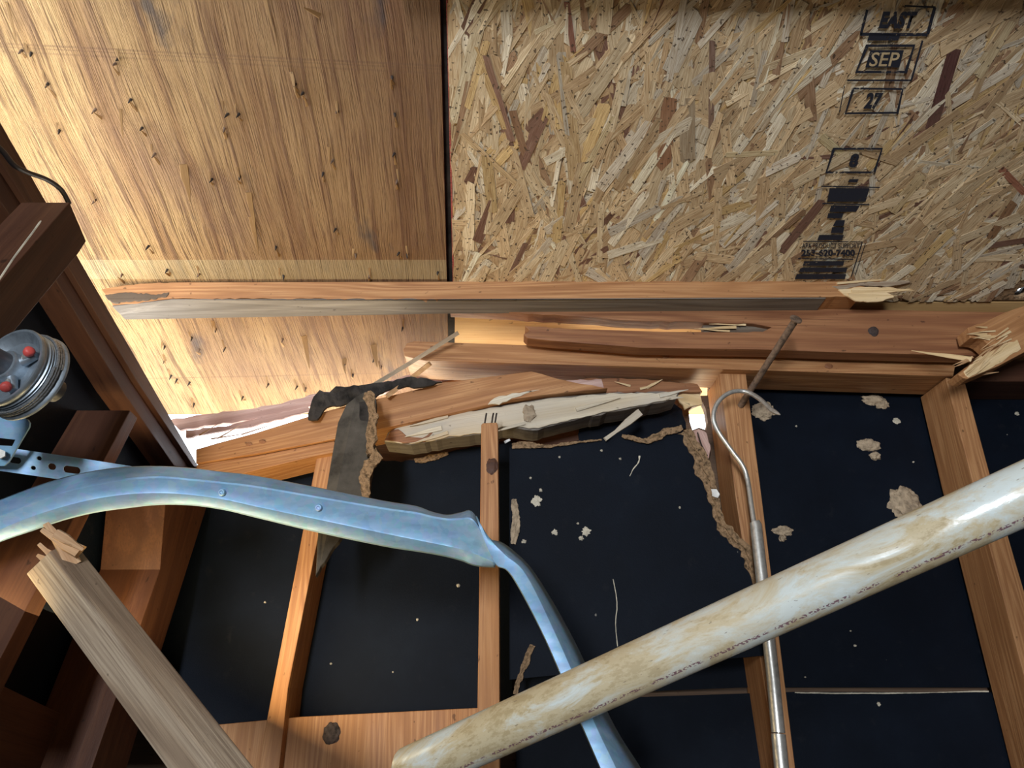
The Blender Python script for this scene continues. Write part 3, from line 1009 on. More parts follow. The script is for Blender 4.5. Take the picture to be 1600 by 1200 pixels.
# splintered timber end on the right
brk = slab_y('broken_timber', jag([(1512, 512), (1535, 505), (1570, 488), (1680, 450), (1680, 520), (1605, 548), (1560, 572), (1512, 592), (1496, 584), (1520, 566), (1552, 545), (1538, 532), (1516, 528)], 2.0, 7, {0, 7, 8, 9, 10, 11, 12}), 1.148, 0.036, M['fir'], None, ((1510, 575), (1680, 485)))
tag(brk, 'splintered timber end jutting in from the right edge', 'timber')
for k in range(22):
    t = random.random()
    bx, by = 1522 + 62 * t + random.uniform(-6, 6), 573 - 50 * t + random.uniform(-14, 8)
    L = random.uniform(14, 34)
    a_ = random.gauss(2.52, 0.13)
    shard('splinter', wy(bx, by, 1.147), wy(bx + L * math.cos(a_), by + L * math.sin(a_), 1.145 - random.random() * 0.008), random.uniform(0.002, 0.0055), 0.003, M['fresh'] if k % 3 else M['fir_pale'], brk)
for k in range(12):
    bx, by = 1546 + random.uniform(-8, 14), 522 + random.uniform(-12, 12)
    shard('splinter', wy(bx, by, 1.147), wy(bx - random.uniform(14, 32), by + random.uniform(-6, 4), 1.143), random.uniform(0.002, 0.0045), 0.003, M['fresh'], brk)
slab_y('torn_face', jag([(1506, 580), (1530, 560), (1560, 542), (1590, 530), (1596, 545), (1556, 570), (1514, 590)], 2, 6), 1.1465, 0.004, M['fresh'], brk, ((1506, 585), (1595, 536)))
o = shard('wood_sliver', wy(1518, 561, 1.143), wy(1424, 548, 1.18), 0.010, 0.004, M['fresh'])
tag(o, 'pale sliver of wood pointing left from the splintered timber end', 'splinter')
o = shard('wood_sliver', wy(1500, 588, 1.17), wy(1560, 582, 1.17), 0.008, 0.006, M['fir_pale'])
tag(o, 'short round sliver under the splintered timber end', 'splinter')
tp2 = slab_y('top_plate', [(1506, 592), (1580, 562), (1700, 566), (1700, 596), (1506, 596)], 1.262, 0.089, M['fir_brown'], None, ((1500, 580), (1700, 580)))
tag(tp2, 'dark brown plate beyond the splintered timber at the right edge', 'beam')

# eave debris on the left: pinkish split boards, laths and felt
eb = slab_y('split_shingle', jag([(262, 656), (330, 646), (430, 632), (492, 615), (600, 596), (640, 585), (690, 572), (700, 580), (610, 612), (490, 634), (420, 652), (330, 664), (280, 672)], 1.4, 10), 1.355, 0.010, M['pink_wood'], None, ((270, 660), (690, 578)))
tag(eb, 'long pinkish split board lying along the eave on the left', 'board')
eb2 = slab_y('split_shingle', jag([(290, 672), (360, 664), (480, 634), (486, 642), (400, 664), (330, 676), (290, 684)], 1.2, 9), 1.345, 0.008, M['pink_wood'], None, ((290, 678), (484, 638)))
tag(eb2, 'thin pale split strip just below the pinkish eave board', 'board')
eb3 = slab_y('eave_board', jag([(640, 600), (700, 585), (800, 572), (900, 566), (900, 585), (830, 584), (720, 596), (660, 606)], 1.0, 12), 1.345, 0.006, M['fir_pale'], None, ((640, 600), (900, 572)))
tag(eb3, 'sunlit pale eave board in the gap above the sagging plate', 'board')
eb4 = slab_y('split_shingle', jag([(668, 592), (740, 578), (770, 576), (720, 588), (664, 600)], 1.0, 8), 1.336, 0.006, M['pink_wood'], None, ((668, 595), (768, 576)))
tag(eb4, 'small reddish split piece on the sunlit eave board', 'board')
o = slab_y('metal_clip', [(699, 583), (708, 582), (708, 591), (700, 592)], 1.328, 0.002, M['galv'])
tag(o, 'tiny grey metal clip on the sunlit eave board', 'clip')
for a, b, w, lab in [((566, 612), (716, 520), 0.0055, 'longer grey lath leaning behind the end of the top plate'), ((604, 619), (672, 568), 0.006, 'shorter pale lath leaning against the top plate end')]:
    o = tube('lath', [wy(*a, 1.225 if a[0] > 600 else 1.232), wy((a[0] + b[0]) / 2, (a[1] + b[1]) / 2 + 1, 1.232), wy(*b, 1.20)], w, M['grey_wood'] if a[0] < 600 else M['fir_pale'], None, 4, smooth=None)
    tag(o, lab, 'lath')
for k in range(9):
    a = (random.uniform(300, 420), random.uniform(676, 694))
    shard('splinter', wy(*a, 1.26 + 0.05 * random.random()), wy(a[0] + random.uniform(25, 60), a[1] - random.uniform(8, 25), 1.24 + 0.08 * random.random()), 0.003, 0.002, M['fir_pale'], d1)


def crumple(name, outline, Y, thick, mat, amp, parent=None, cells=26, seed=1):
    """thin sheet, subdivided and buckled"""
    o = slab_y(name, outline, Y, thick, mat, parent, None, 0)
    bm = bmesh.new()
    bm.from_mesh(o.data)
    bmesh.ops.triangulate(bm, faces=bm.faces[:])
    for _ in range(3):
        bmesh.ops.subdivide_edges(bm, edges=[e for e in bm.edges if e.calc_length() > 0.012], cuts=1)
        bmesh.ops.triangulate(bm, faces=bm.faces[:])
    for v in bm.verts:
        v.co.z += amp * noise.noise(Vector((v.co.x * 28, v.co.y * 28, seed * 5.5))) + amp * 0.5 * noise.noise(Vector((v.co.x * 80, v.co.y * 80, seed)))
    bm.to_mesh(o.data)
    bm.free()
    return o


ft = crumple('roofing_felt', jag([(481, 655), (484, 636), (490, 620), (500, 610), (515, 613), (525, 604), (560, 603), (600, 596), (636, 589), (690, 596), (660, 604), (610, 607), (585, 621), (542, 630), (510, 636), (496, 656)], 1.8, 7), 1.222, 0.006, M['felt'], 0.006)
tag(ft, 'crumpled black strip of roofing felt draped over the sagging plate', 'felt')
fl = slab_y('hanging_flap', jag([(541, 632), (556, 620), (572, 611), (586, 617), (588, 640), (587, 662), (584, 690), (597, 712), (581, 730), (578, 775), (560, 810), (534, 838), (516, 862), (493, 900), (497, 830), (508, 775), (519, 710), (528, 660)], 1.2, 8, {3, 4, 5, 6, 7, 8, 9, 10, 11, 12}), lambda x, y: 1.195 - 0.10 * (y - 610) / 290, 0.011, M['flap'])
tag(fl, 'torn strip of dark fibreboard hanging in front of the leaning stud', 'fibreboard strip')
ribbon('torn_edge', [(574, 612), (582, 640), (580, 675), (577, 705), (588, 714), (572, 735), (570, 770), (565, 800), (530, 840)], 1.13, [16, 14, 16, 18, 24, 18, 14, 10, 8], 0.006, M['fibre'], fl)
fl2 = slab_y('dark_patch', jag([(560, 628), (580, 628), (582, 655), (570, 668), (562, 655)], 1.5, 6), 1.178, 0.003, M['felt'], fl)

# ------------------------------------------------------------------ studs of the side wall
s1 = slab_y('wall_stud', [(495, 713), (522, 707), (505, 800), (485, 900), (450, 1075), (436, 1200), (430, 1240), (400, 1240), (412, 1150), (460, 900)], lambda x, y: 1.262, 0.089, M['fir'], None, ((508, 712), (420, 1200)))
tag(s1, 'leaning orange wall stud left of the middle stud', 'wall stud')
s2 = slab_y('wall_stud', [(752, 664), (754, 661), (776, 660), (778, 664), (780, 900), (781, 1250), (744, 1250), (749, 900)], 1.150, 0.089, M['fir'], None, ((765, 664), (763, 1200)))
tag(s2, 'upright orange stud in the middle, nails showing at its top', 'wall stud')
for x in (757, 768, 773):
    tube('nail', [wy(x, 664, 1.19), wy(x + 2, 650 + random.uniform(-3, 2), 1.19), wy(x + 3, 646, 1.195)], 0.0016, M['nail_dark'], s2, 6)
blob('stain', 769, 728, 1.1495, 9, 12, 0.0012, M['fir_brown'], s2, 5, 0.3)
s3 = slab_y('wall_stud', [(1124, 582), (1165, 580), (1188, 760), (1218, 1000), (1250, 1260), (1224, 1260), (1186, 1020), (1150, 780)], 1.262, 0.095, M['fir'], None, ((1145, 590), (1230, 1200)))
tag(s3, 'stud with the bent steel rod and the long nail in front of it', 'wall stud')
s4 = slab_y('wall_stud', [(1478, 590), (1507, 594), (1547, 742), (1602, 930), (1690, 1240), (1650, 1240), (1545, 850), (1515, 735)], 1.245, 0.095, M['fir'], None, ((1492, 595), (1660, 1200)))
tag(s4, 'rightmost wall stud, under the splintered timber at the right edge', 'wall stud')
bl = slab_y('blocking_board', [(300, 1136), (470, 1120), (748, 1106), (748, 1260), (280, 1260)], 1.285, 0.05, M['fir'], None, ((740, 1112), (740, 1250)))
tag(bl, 'wide horizontal blocking board with a dark knot at the bottom', 'board')
blob('knot', 518, 1146, 1.2845, 13, 18, 0.002, M['knot'], bl, 6, 0.2)

# ------------------------------------------------------------------ black sheathing of the side wall
pl = slab_y('fibreboard_sheet', jag([(230, 780), (320, 752), (500, 716), (627, 722), (690, 710), (747, 698), (800, 690), (800, 1140), (230, 1160)], 2.0, 10, {2, 3, 4, 5}), 1.352, 0.012, M['sheathing'], None, None, 0)
tag(pl, 'black sheathing panel behind the leaning stud, left of the middle stud', 'sheathing')
ribbon('torn_edge', [(648, 720), (672, 715), (700, 709)], 1.349, [6, 9, 4], 0.004, M['fibre'], pl)
pr = slab_y('fibreboard_sheet', [(1140, 606), (1180, 600), (1800, 600), (1800, 1074), (1160, 1074), (808, 1089), (808, 985), (1140, 980)], 1.352, 0.012, M['sheathing'], None, None, 0)  # left leg adds black where deep shade lies below the loose sheet
tag(pr, 'black sheathing panel with mud lumps, right of the rod stud', 'sheathing')
plow = slab_y('fibreboard_sheet', [(806, 1098), (1000, 1089), (1240, 1081), (1800, 1082), (1800, 1300), (806, 1300)], 1.346, 0.012, M['sheathing'], None, None, 0)
tag(plow, 'lower black sheathing panel beneath the horizontal seam at bottom right', 'sheathing')
ribbon('worn_edge', [(1242, 1082), (1300, 1083), (1380, 1083), (1460, 1082), (1545, 1080)], 1.3455, [1.5, 2, 2.2, 1.2, 2.5], 0.001, M['dust'], plow)
pt = slab_y('loose_fibreboard_sheet', jag([(796, 700), (850, 698), (880, 694), (905, 688), (945, 686), (985, 682), (1000, 688), (1020, 690), (1045, 676), (1066, 668), (1076, 686), (1086, 702), (1092, 716), (1099, 735), (1110, 755), (1113, 776), (1122, 800), (1126, 820), (1140, 840), (1160, 852), (1170, 880), (1176, 905), (1188, 940), (1196, 1000), (1197, 1024), (1060, 1036), (796, 1062)], 1.8, 8, set(range(0, 24))), 1.246, 0.012, M['sheathing'], None, None, 0)
tag(pt, 'torn loose black sheathing panel pushed in, between the middle stud and rod stud', 'sheathing')
ribbon('torn_edge', [(1070, 672), (1082, 694), (1094, 716), (1104, 742), (1114, 768), (1120, 796), (1130, 822), (1146, 842), (1164, 858), (1172, 884), (1180, 912)], 1.247, [18, 16, 20, 24, 16, 14, 18, 14, 16, 12, 6], 0.006, M['fibre'], pt)
ribbon('torn_edge', [(972, 680), (990, 685), (1012, 688), (1040, 676), (1066, 667)], 1.243, [4, 8, 9, 11, 7], 0.004, M['fibre'], pt)
ribbon('torn_edge', [(800, 697), (830, 695), (860, 697), (890, 692), (940, 687)], 1.244, [10, 8, 4, 4, 3], 0.003, M['fibre'], pt)
ribbon('scratch', [(958, 905), (964, 940), (962, 975), (965, 1010)], 1.2455, [1.2, 1.6, 1.2, 1.5], 0.0004, M['dust'], pt)
ribbon('scratch', [(999, 712), (998, 722), (990, 732), (984, 744)], 1.2455, [3.0, 2.0, 1.2, 0.8], 0.0006, M['dust'], pt)
for x, y, r in [(838, 782, 7), (916, 831, 6), (908, 841, 3), (867, 832, 4), (845, 766, 2.2), (829, 747, 1.8), (903, 818, 1.6), (874, 714, 1.6), (969, 717, 1.6), (819, 846, 3), (940, 704, 1.6), (1062, 793, 1.6)]:
    blob('fleck', x, y, 1.2458, r, r * 0.9, 0.002, M['dust'], pt, x, 0.8)
for x, y, r, z in [(652, 968, 1.8, 0), (716, 915, 2.5, 0), (517, 1037, 1.6, 0), (614, 1050, 1.2, 0), (742, 670, 2, 0), (414, 941, 1.5, 0)]:
    blob('fleck', x, y, 1.3515, r, r, 0.002, M['dust'], pl, x, 0.5)
for x, y, r in [(1401, 658, 5), (1427, 722, 1.5), (1336, 1009, 2), (1244, 666, 1.5), (1258, 1058, 1.2), (1329, 986, 1.2), (1589, 646, 3)]:
    blob('fleck', x, y, 1.3515, r, r * 0.8, 0.002, M['dust'], pr, x, 0.6)
blob('fleck', 1373, 1100, 1.3455, 2.5, 2.8, 0.002, M['dust'], plow, 3, 0.4)
ribbon('debris_streak', [(832, 1008), (822, 1035), (812, 1058), (806, 1085)], 1.243, [8, 9, 8, 7], 0.004, M['fibre'], pt)
ribbon('debris_streak', [(803, 780), (806, 815), (802, 850)], 1.243, [6, 12, 6], 0.004, M['mud'], pt)

# piece above the torn panel, lit fragments round the hole
up = slab_y('sheathing_scrap', jag([(905, 668), (960, 650), (1050, 628), (1066, 640), (1072, 668), (1040, 692), (960, 700), (905, 700)], 1.5, 8), 1.345, 0.008, M['sheathing'], None, None, 0)
tag(up, 'black sheathing scrap between the whitish plate and the loose panel', 'sheathing')
br = slab_y('backing_board', jag([(700, 705), (770, 690), (905, 668), (960, 655), (960, 705), (700, 725)], 1.2, 10), 1.362, 0.006, M['fir_brown'], None, ((700, 710), (960, 668)))
tag(br, 'dark brown backing board under the whitish plate', 'board')
fr = slab_y('broken_fragment', jag([(1058, 618), (1070, 612), (1094, 615), (1098, 632), (1084, 634), (1070, 640), (1062, 628)], 2.0, 6), 1.30, 0.006, M['fresh'], None)
tag(fr, 'pale yellow broken fragment just above the daylight hole', 'fragment')
fr = slab_y('broken_fragment', jag([(1080, 674), (1092, 670), (1104, 676), (1110, 695), (1108, 716), (1096, 716), (1086, 700)], 1.6, 6), 1.335, 0.006, M['pink_wood'], None)
tag(fr, 'pinkish cracked fragment just below the daylight hole', 'fragment')
fr = slab_y('paint_chip', jag([(1111, 764), (1120, 764), (1125, 772), (1122, 778), (1113, 775)], 1.2, 5), 1.236, 0.002, M['white_chip'], None)
tag(fr, 'small white paint chip on the torn edge beside the rod stud', 'chip')
fr = slab_y('paint_chip', [(787, 689), (796, 685), (798, 688), (789, 693)], 1.236, 0.002, M['white_chip'], None)
tag(fr, 'tiny white chip beside the top of the middle stud', 'chip')
o = shard('wood_sliver', wy(1000, 645, 1.25), wy(945, 686, 1.235), 0.016, 0.008, M['weathered'], None, 0.5)
tag(o, 'pale sliver hanging below the whitish plate over the black panel', 'splinter')
o = tube('bent_nail', [wy(1090, 676, 1.32), wy(1096, 695, 1.31), wy(1105, 712, 1.30)], 0.0014, M['nail_dark'], None, 6)
tag(o, 'thin dark nail in the pinkish fragment under the daylight hole', 'nail')

# mud lumps
for i, (x, y, rx, ry, lab) in enumerate([(1364, 625, 19, 8, 'curled beige mud lump near the top of the right panel'), (1355, 695, 18, 9, 'lobed beige mud lump below the curled one'),
                                         (1367, 713, 8, 6, 'small oval mud lump right under the lobed one'), (1411, 786, 23, 23, 'big round brown mud lump touching the white pipe'),
                                         (1223, 830, 15, 7, 'flat beige mud lump beside the rod stud'), (1222, 841, 6, 5, 'tiny mud lump hanging under the flat one'),
                                         (1193, 642, 17, 13, 'beige mud lump behind the tip of the bent rod'), (1378, 632, 10, 7, 'small mud lump at the right end of the curled one')]):
    o = blob('mud_lump', x, y, 1.352, rx, ry, 0.007 if rx < 20 else 0.014, M['mud'], None, i + 11, 0.42)
    tag(o, lab, 'mud lump', 'mud lumps on the black panel')

# ------------------------------------------------------------------ front wall timbers (left edge)
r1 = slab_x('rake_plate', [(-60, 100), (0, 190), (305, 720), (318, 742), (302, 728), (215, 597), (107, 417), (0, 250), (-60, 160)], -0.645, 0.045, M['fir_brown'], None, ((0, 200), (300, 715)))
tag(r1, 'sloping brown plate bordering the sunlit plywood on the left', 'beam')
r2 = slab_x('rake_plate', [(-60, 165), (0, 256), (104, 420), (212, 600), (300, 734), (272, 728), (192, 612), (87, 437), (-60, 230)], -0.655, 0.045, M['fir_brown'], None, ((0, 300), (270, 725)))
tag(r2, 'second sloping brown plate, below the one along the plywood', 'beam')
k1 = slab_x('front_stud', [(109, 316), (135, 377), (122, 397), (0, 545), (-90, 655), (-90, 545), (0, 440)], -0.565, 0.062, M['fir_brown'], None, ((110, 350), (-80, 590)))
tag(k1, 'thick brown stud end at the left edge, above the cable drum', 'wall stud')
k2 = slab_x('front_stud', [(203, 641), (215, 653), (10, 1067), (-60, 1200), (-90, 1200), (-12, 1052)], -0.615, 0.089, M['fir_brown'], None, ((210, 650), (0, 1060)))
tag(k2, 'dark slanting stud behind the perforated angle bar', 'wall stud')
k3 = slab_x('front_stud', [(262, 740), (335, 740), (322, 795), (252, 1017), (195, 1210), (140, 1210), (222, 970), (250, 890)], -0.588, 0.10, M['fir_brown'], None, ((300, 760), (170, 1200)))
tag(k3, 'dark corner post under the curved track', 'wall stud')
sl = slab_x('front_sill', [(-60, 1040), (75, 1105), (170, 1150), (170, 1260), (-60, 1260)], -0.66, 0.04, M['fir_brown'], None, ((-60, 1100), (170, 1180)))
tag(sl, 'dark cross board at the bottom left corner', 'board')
o = tube('cable', [wx(*q, -0.60) for q in spline([(-40, 200), (0, 232), (22, 258), (45, 270), (72, 280), (95, 296), (108, 318)], 5)], 0.0032, M['wire'], None, 8)
tag(o, 'black cable running down the left edge to the brown stud', 'cable')
o = tube('cobweb_thread', [wx(*q, -0.562) for q in spline([(64, 345), (52, 362), (40, 378), (20, 405), (0, 435), (-20, 460)], 4)], [0.0006] + [0.0011] * 19 + [0.0008], M['dust'], None, 5)
tag(o, 'white cobweb thread on the brown stud above the drum', 'cobweb')

# ------------------------------------------------------------------ fallen stud, lower left
A0, A1 = dp(78, 861, 0.86), dp(490, 1400, 0.64)
ax = A1 - A0
ax.normalize()
eyev = (EYE - (A0 + A1) / 2).normalized()
side = ax.cross(eyev).normalized()
if side.x < 0:
    side = -side
ra_ = math.radians(42)
w_dir = (side * math.cos(ra_) - eyev * math.sin(ra_)).normalized()      # across the lit face (to the right, away)
h_dir = (-side * math.cos(PI / 2 - ra_) - eyev * math.sin(PI / 2 - ra_)).normalized()
fs = empty('fallen_stud', A0)
tag(fs, 'loose pale two-by-four slanting across the lower left corner, splintered top', 'timber')
Wd, Hd = 0.036, 0.051
L_ = (A1 - A0).length
mwf = frame(A0, ax, eyev)
inv = mwf.inverted().to_3x3()
bm = bmesh.new()
wv, hv = inv @ w_dir, inv @ h_dir
rings = []
for t in (0.0, 0.1, 0.3, 0.6, 1.0):
    rings.append([bm.verts.new(Vector((t * L_, 0, 0)) + wv * a + hv * b) for a, b in ((0, 0), (Wd, 0), (Wd, Hd), (0, Hd))])
for p_, q_ in zip(rings, rings[1:]):
    for k in range(4):
        bm.faces.new((p_[k], p_[(k + 1) % 4], q_[(k + 1) % 4], q_[k]))
bm.faces.new(rings[0][::-1])
bm.faces.new(rings[-1])
bm_obj('body', bm, M['fallen'], fs, mwf, bevel=0.0018)
for (x0, y0), (x1, y1), w, d in [((112, 886), (72, 818), 0.020, 0.862), ((126, 862), (66, 828), 0.017, 0.858), ((100, 880), (62, 850), 0.014, 0.865), ((88, 832), (132, 857), 0.012, 0.85), ((90, 885), (58, 870), 0.012, 0.866)]:
    shard('splinter', dp(x0, y0, d), dp(x1, y1, d + 0.005), w, 0.009, M['fir_pale'], fs, 0.35)

# ------------------------------------------------------------------ garage door track
tk = empty('door_track', dp(250, 760, 0.90))
tag(tk, 'bent galvanised door track curving across the lower left, kinked near the middle stud', 'door track')


def skin(name, lines, mat, parent, thick=0.0016):
    """sheet metal skinned over pixel lines given with depth: list of stations, each a list of 3-D points"""
    c0 = lines[0][0]
    bm = bmesh.new()
    g = [[bm.verts.new(p - c0) for p in st] for st in lines]
    for a, b in zip(g, g[1:]):
        for k in range(len(a) - 1):
            bm.faces.new((a[k], a[k + 1], b[k + 1], b[k]))
    o = bm_obj(name, bm, mat, parent, Matrix.Translation(c0), smooth=28)
    s = o.modifiers.new('sheet', 'SOLIDIFY')
    s.thickness = thick
    s.offset = 0
    return o


ST = [(-330, 985, 1008, 1030, 1052, 0.80), (-220, 902, 925, 948, 968, 0.82), (-130, 844, 867, 890, 910, 0.845), (-60, 806, 829, 853, 872, 0.86), (0, 782, 806, 826, 846, 0.87), (50, 763, 786, 806, 829, 0.875), (100, 747, 769, 790, 812, 0.88), (150, 736, 757, 778, 800, 0.885), (200, 730, 749, 771, 793, 0.89),
      (250, 729, 746, 769, 788, 0.895), (300, 732, 750, 772, 789, 0.90), (350, 738, 755, 779, 796, 0.90), (400, 744, 761, 790, 808, 0.905), (500, 763, 778, 811, 832, 0.91), (600, 783, 795, 832, 853, 0.915),
      (650, 791, 802, 842, 861, 0.915), (675, 800, 808, 847, 865, 0.915), (700, 805, 812, 852, 870, 0.915), (722, 801, 811, 857, 876, 0.91), (737, 799, 812, 862, 882, 0.905), (752, 822, 832, 868, 885, 0.90), (774, 868, 872, 878, 886, 0.89)]
lines = []
for x, a, b, c, d, dep in spline(ST, 4):
    lines.append([dp(x - 1, a, dep + 0.030), dp(x, a + 1.2, dep + 0.020), dp(x, b - 1.2, dep + 0.001), dp(x, b + 1.2, dep), dp(x, (b + c) / 2, dep + 0.001), dp(x, c - 1.2, dep + 0.001), dp(x, c + 1.2, dep + 0.0005), dp(x, (c + d) / 2, dep + 0.0025), dp(x, d - 2, dep + 0.008), dp(x, d, dep + 0.020)])
skin('curved_section', lines, M['galv'], tk)
SB = [(744, 806, 757, 832, 762, 850, 0.897), (757, 845, 772, 850, 778, 846, 0.892), (775, 882, 792, 868, 803, 862, 0.885), (800, 900, 824, 900, 838, 900, 0.87), (853, 1000, 873, 1000, 896, 1000, 0.82), (908, 1130, 930, 1130, 957, 1130, 0.77), (940, 1205, 966, 1205, 1003, 1205, 0.74), (962, 1260, 990, 1260, 1030, 1260, 0.72)]
lines = []
for x0, y0, x1, y1, x2, y2, dep in spline(SB, 6):
    q = lambda t, xa, ya, xb, yb: (xa + (xb - xa) * t, ya + (yb - ya) * t)
    lines.append([dp(x0, y0, dep + 0.012), dp(*q(0.06, x0, y0, x1, y1), dep + 0.001), dp(*q(0.5, x0, y0, x1, y1), dep), dp(*q(0.93, x0, y0, x1, y1), dep), dp(*q(0.07, x1, y1, x2, y2), dep + 0.002), dp(*q(0.5, x1, y1, x2, y2), dep + 0.016), dp(x2, y2, dep + 0.034)])
skin('bent_section', lines, M['galv'], tk)
for x, y, d in [(347, 769, 0.8985), (498, 793, 0.909)]:
    c = dp(x, y, d)
    lathe('rivet', [(0.0046, -0.002), (0.0046, 0.0012), (0.0036, 0.0026), (0.0022, 0.0026), (0.0018, 0.0014), (0.0005, 0.0012)], frame(c, RIGHT, EYE - c), M['galv'], tk, 16)

# ------------------------------------------------------------------ perforated angle bar, bearing plate, drum
Lc = dp(60, 722, 0.935)
mwp = frame(Lc, dp(160, 737, 0.95) - Lc, EYE - Lc)
pin = mwp.inverted()


def loc2(px, py):                 # pixel ray onto the plane of frame mwp
    r = ray(px, py)
    n = mwp.col[2].to_3d()
    t = (Lc - EYE).dot(n) / r.dot(n)
    q = pin @ (EYE + r * t)
    return (q.x, q.y)


def slot(px, py, w, h):
    cx, cy = px, py
    pts = []
    for k in range(14):
        a = 2 * PI * k / 14
        ox = (w - h) / 2 * (1 if math.cos(a) > 0 else -1) if w > h else 0
        pts.append(loc2(cx + ox + h / 2 * math.cos(a), cy + h / 2 * math.sin(a) + 0.13 * (ox + h / 2 * math.cos(a))))
    return pts


ab = plate('angle_bar', [loc2(*q) for q in [(-60, 692), (30, 702), (120, 715), (235, 733), (235, 770), (120, 753), (-60, 727)]],
           [slot(23, 719, 20, 10), slot(61, 716, 8, 6.5), slot(52, 731, 8, 6.5), slot(81, 729, 13, 10), slot(112, 734, 27, 11)], 0.0025, M['galv'], mwp)
tag(ab, 'perforated galvanised angle bar behind the curved track', 'angle bar')
Bc = dp(20, 680, 0.905)
mwb = frame(Bc, RIGHT, EYE - Bc)
mwp_s, Lc_s, pin_s = mwp, Lc, pin
mwp, Lc, pin = mwb, Bc, mwb.inverted()
pb_ = plate('bearing_plate', [loc2(*q) for q in [(-40, 640), (33, 646), (36, 653), (43, 656), (46, 661), (45, 668), (13, 722), (6, 728), (-40, 728), (-40, 694), (19, 697), (24, 687), (-40, 680)]], [], 0.003, M['galv'], mwb)
tag(pb_, 'slotted galvanised bearing plate at the left edge under the cable drum', 'bracket')
tube('bolt', [dp(2, 710, 0.90), dp(0, 709, 0.89)], 0.006, M['steel'], pb_, 6, smooth=None)

dr = empty('cable_drum', dp(20, 582, 0.80))
tag(dr, 'grey cable drum with two red set screws at the left edge', 'cable drum')
axis = (RIGHT * 0.28 - UPV * 0.43 + FWD * 0.855).normalized()
dc = dp(12, 573, 0.72)
mwd = frame(dc, RIGHT, -axis)
mwd = frame(dc, RIGHT - axis * RIGHT.dot(axis), -axis) @ Matrix.Scale(0.93, 4)
R0 = 0.047
prof = [(0.012, -0.010), (0.020, -0.010), (0.034, -0.008), (R0 * 0.90, -0.001), (R0 * 0.93, 0.0015), (R0 * 0.985, 0.0015), (R0, 0.0), (R0, -0.0035), (R0 * 0.97, -0.006)]
z = -0.008
while z > -0.023:
    prof += [(R0 * 0.955, z), (R0 * 1.0, z - 0.0016)]
    z -= 0.0032
prof += [(R0 * 1.08, -0.026), (R0 * 1.10, -0.0275), (R0 * 1.10, -0.030), (R0 * 1.0, -0.032), (0.012, -0.032)]
lathe('drum_body', prof, mwd, M['drum'], dr, 64, 30)
pts = []
for k in range(97):
    a = -2 * PI * k / 32
    pts.append(mwd @ Vector((R0 * 1.035 * math.cos(a), R0 * 1.035 * math.sin(a), -0.015 - 0.009 * k / 96)))
tube('lift_cable', pts, 0.0017, M['cable'], dr, 6)
lathe('hub', [(0.0135, -0.012), (0.0175, -0.012), (0.0175, 0.004), (0.0165, 0.006), (0.0135, 0.006)], mwd, M['drum'], dr, 32, 30)
tube('shaft', [mwd @ Vector((0, 0, -0.065)), mwd @ Vector((0, 0, 0.05))], 0.0125, M['dark_steel'], dr, 20)
for a_deg, nm in ((20, 0), (-62, 1)):
    a = math.radians(a_deg)
    d = Vector((math.cos(a), math.sin(a), 0))
    tube('screw_boss', [mwd @ (d * 0.014 + Vector((0, 0, -0.003))), mwd @ (d * 0.034 + Vector((0, 0, -0.004)))], [0.006, 0.0042], M['drum'], dr, 10)
    sc = tube('set_screw', [mwd @ (d * 0.022 + Vector((0, 0, 0.001))), mwd @ (d * 0.030 + Vector((0, 0, 0.004)))], [0.0028, 0.0028], M['steel'], dr, 8)
    tube('red_head', [mwd @ (d * 0.029 + Vector((0, 0, 0.0035))), mwd @ (d * 0.0315 + Vector((0, 0, 0.0045))), mwd @ (d * 0.0355 + Vector((0, 0, 0.006))), mwd @ (d * 0.037 + Vector((0, 0, 0.0065)))], [0.0040, 0.0052, 0.0052, 0.0036], M['red'], sc, 10)

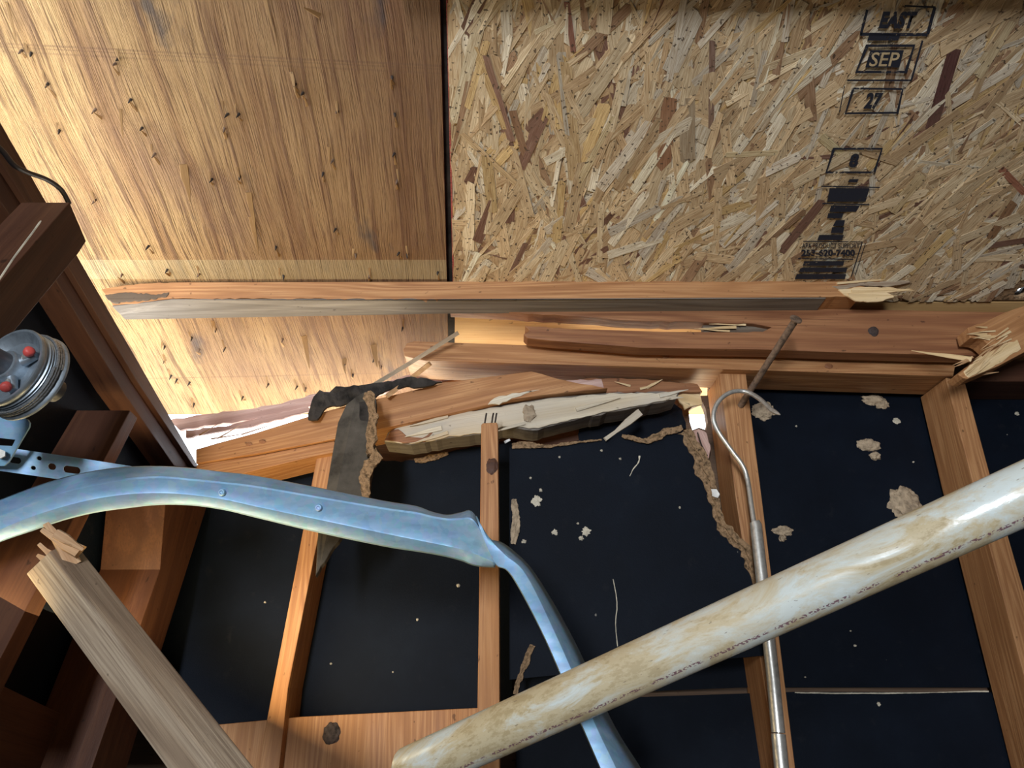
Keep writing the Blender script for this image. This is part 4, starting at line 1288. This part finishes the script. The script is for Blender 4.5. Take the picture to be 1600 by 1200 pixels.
# ------------------------------------------------------------------ white pipe
pp0, pp1 = dp(634, 1207, 0.795), dp(2180, 509, 0.545)
pax = (pp1 - pp0).normalized()
pr_ = 0.0255
pv = empty('plastic_pipe', pp0)
tag(pv, 'dirty white plastic pipe crossing the lower right corner diagonally', 'pipe')
tube('pipe_body', [pp0 + pax * t for t in (-0.004, 0.0, 0.004, 0.3, 0.7)] + [pp1], [pr_ * 0.80, pr_ * 0.93, pr_, pr_, pr_, pr_], M['pvc'], pv, 64, True, 50)

# ------------------------------------------------------------------ long nail and bent rod
ln = empty('long_nail', wy(1160, 632, 1.25))
tag(ln, 'long rusty spike with a flat head sticking out of the rod stud', 'nail')
n0, n1 = wy(1157, 634, 1.262), wy(1243, 500, 1.07)
tube('shank', [n0, n1], 0.0062, M['rust'], ln, 12)
nd = (n1 - n0).normalized()
tube('head', [n1 - nd * 0.001, n1 + nd * 0.0005, n1 + nd * 0.003, n1 + nd * 0.004], [0.0075, 0.0108, 0.0108, 0.0085], M['rust'], ln, 16, smooth=30)
rod = empty('bent_rod', wy(1190, 815, 1.20))
tag(rod, 'bent steel rod hooked over the long nail, set in a thin tube', 'rod')
rp = [(1219, 648, 1.13), (1205, 640, 1.15), (1185, 622, 1.18), (1165, 612, 1.20), (1142, 613, 1.20), (1123, 627, 1.20), (1115, 648, 1.20), (1120, 670, 1.20), (1140, 700, 1.20), (1160, 727, 1.20), (1168, 750, 1.20), (1174, 790, 1.19), (1180, 830, 1.18)]
pts3 = [wy(*q) for q in spline(rp, 6)]
tube('wire_hook', pts3, [0.0010, 0.0018, 0.0026, 0.0034] + [0.0042] * (len(pts3) - 4), M['steel'], rod, 12)
tube('sleeve', [wy(1179, 815, 1.18), wy(1181, 820, 1.18), wy(1190, 900, 1.172), wy(1208, 1060, 1.16), wy(1216, 1145, 1.155)], [0.0085, 0.0098, 0.0098, 0.0098, 0.0098], M['steel'], rod, 16)
tube('sleeve', [wy(1216, 1147, 1.155), wy(1226, 1250, 1.15)], 0.0104, M['steel'], rod, 16)
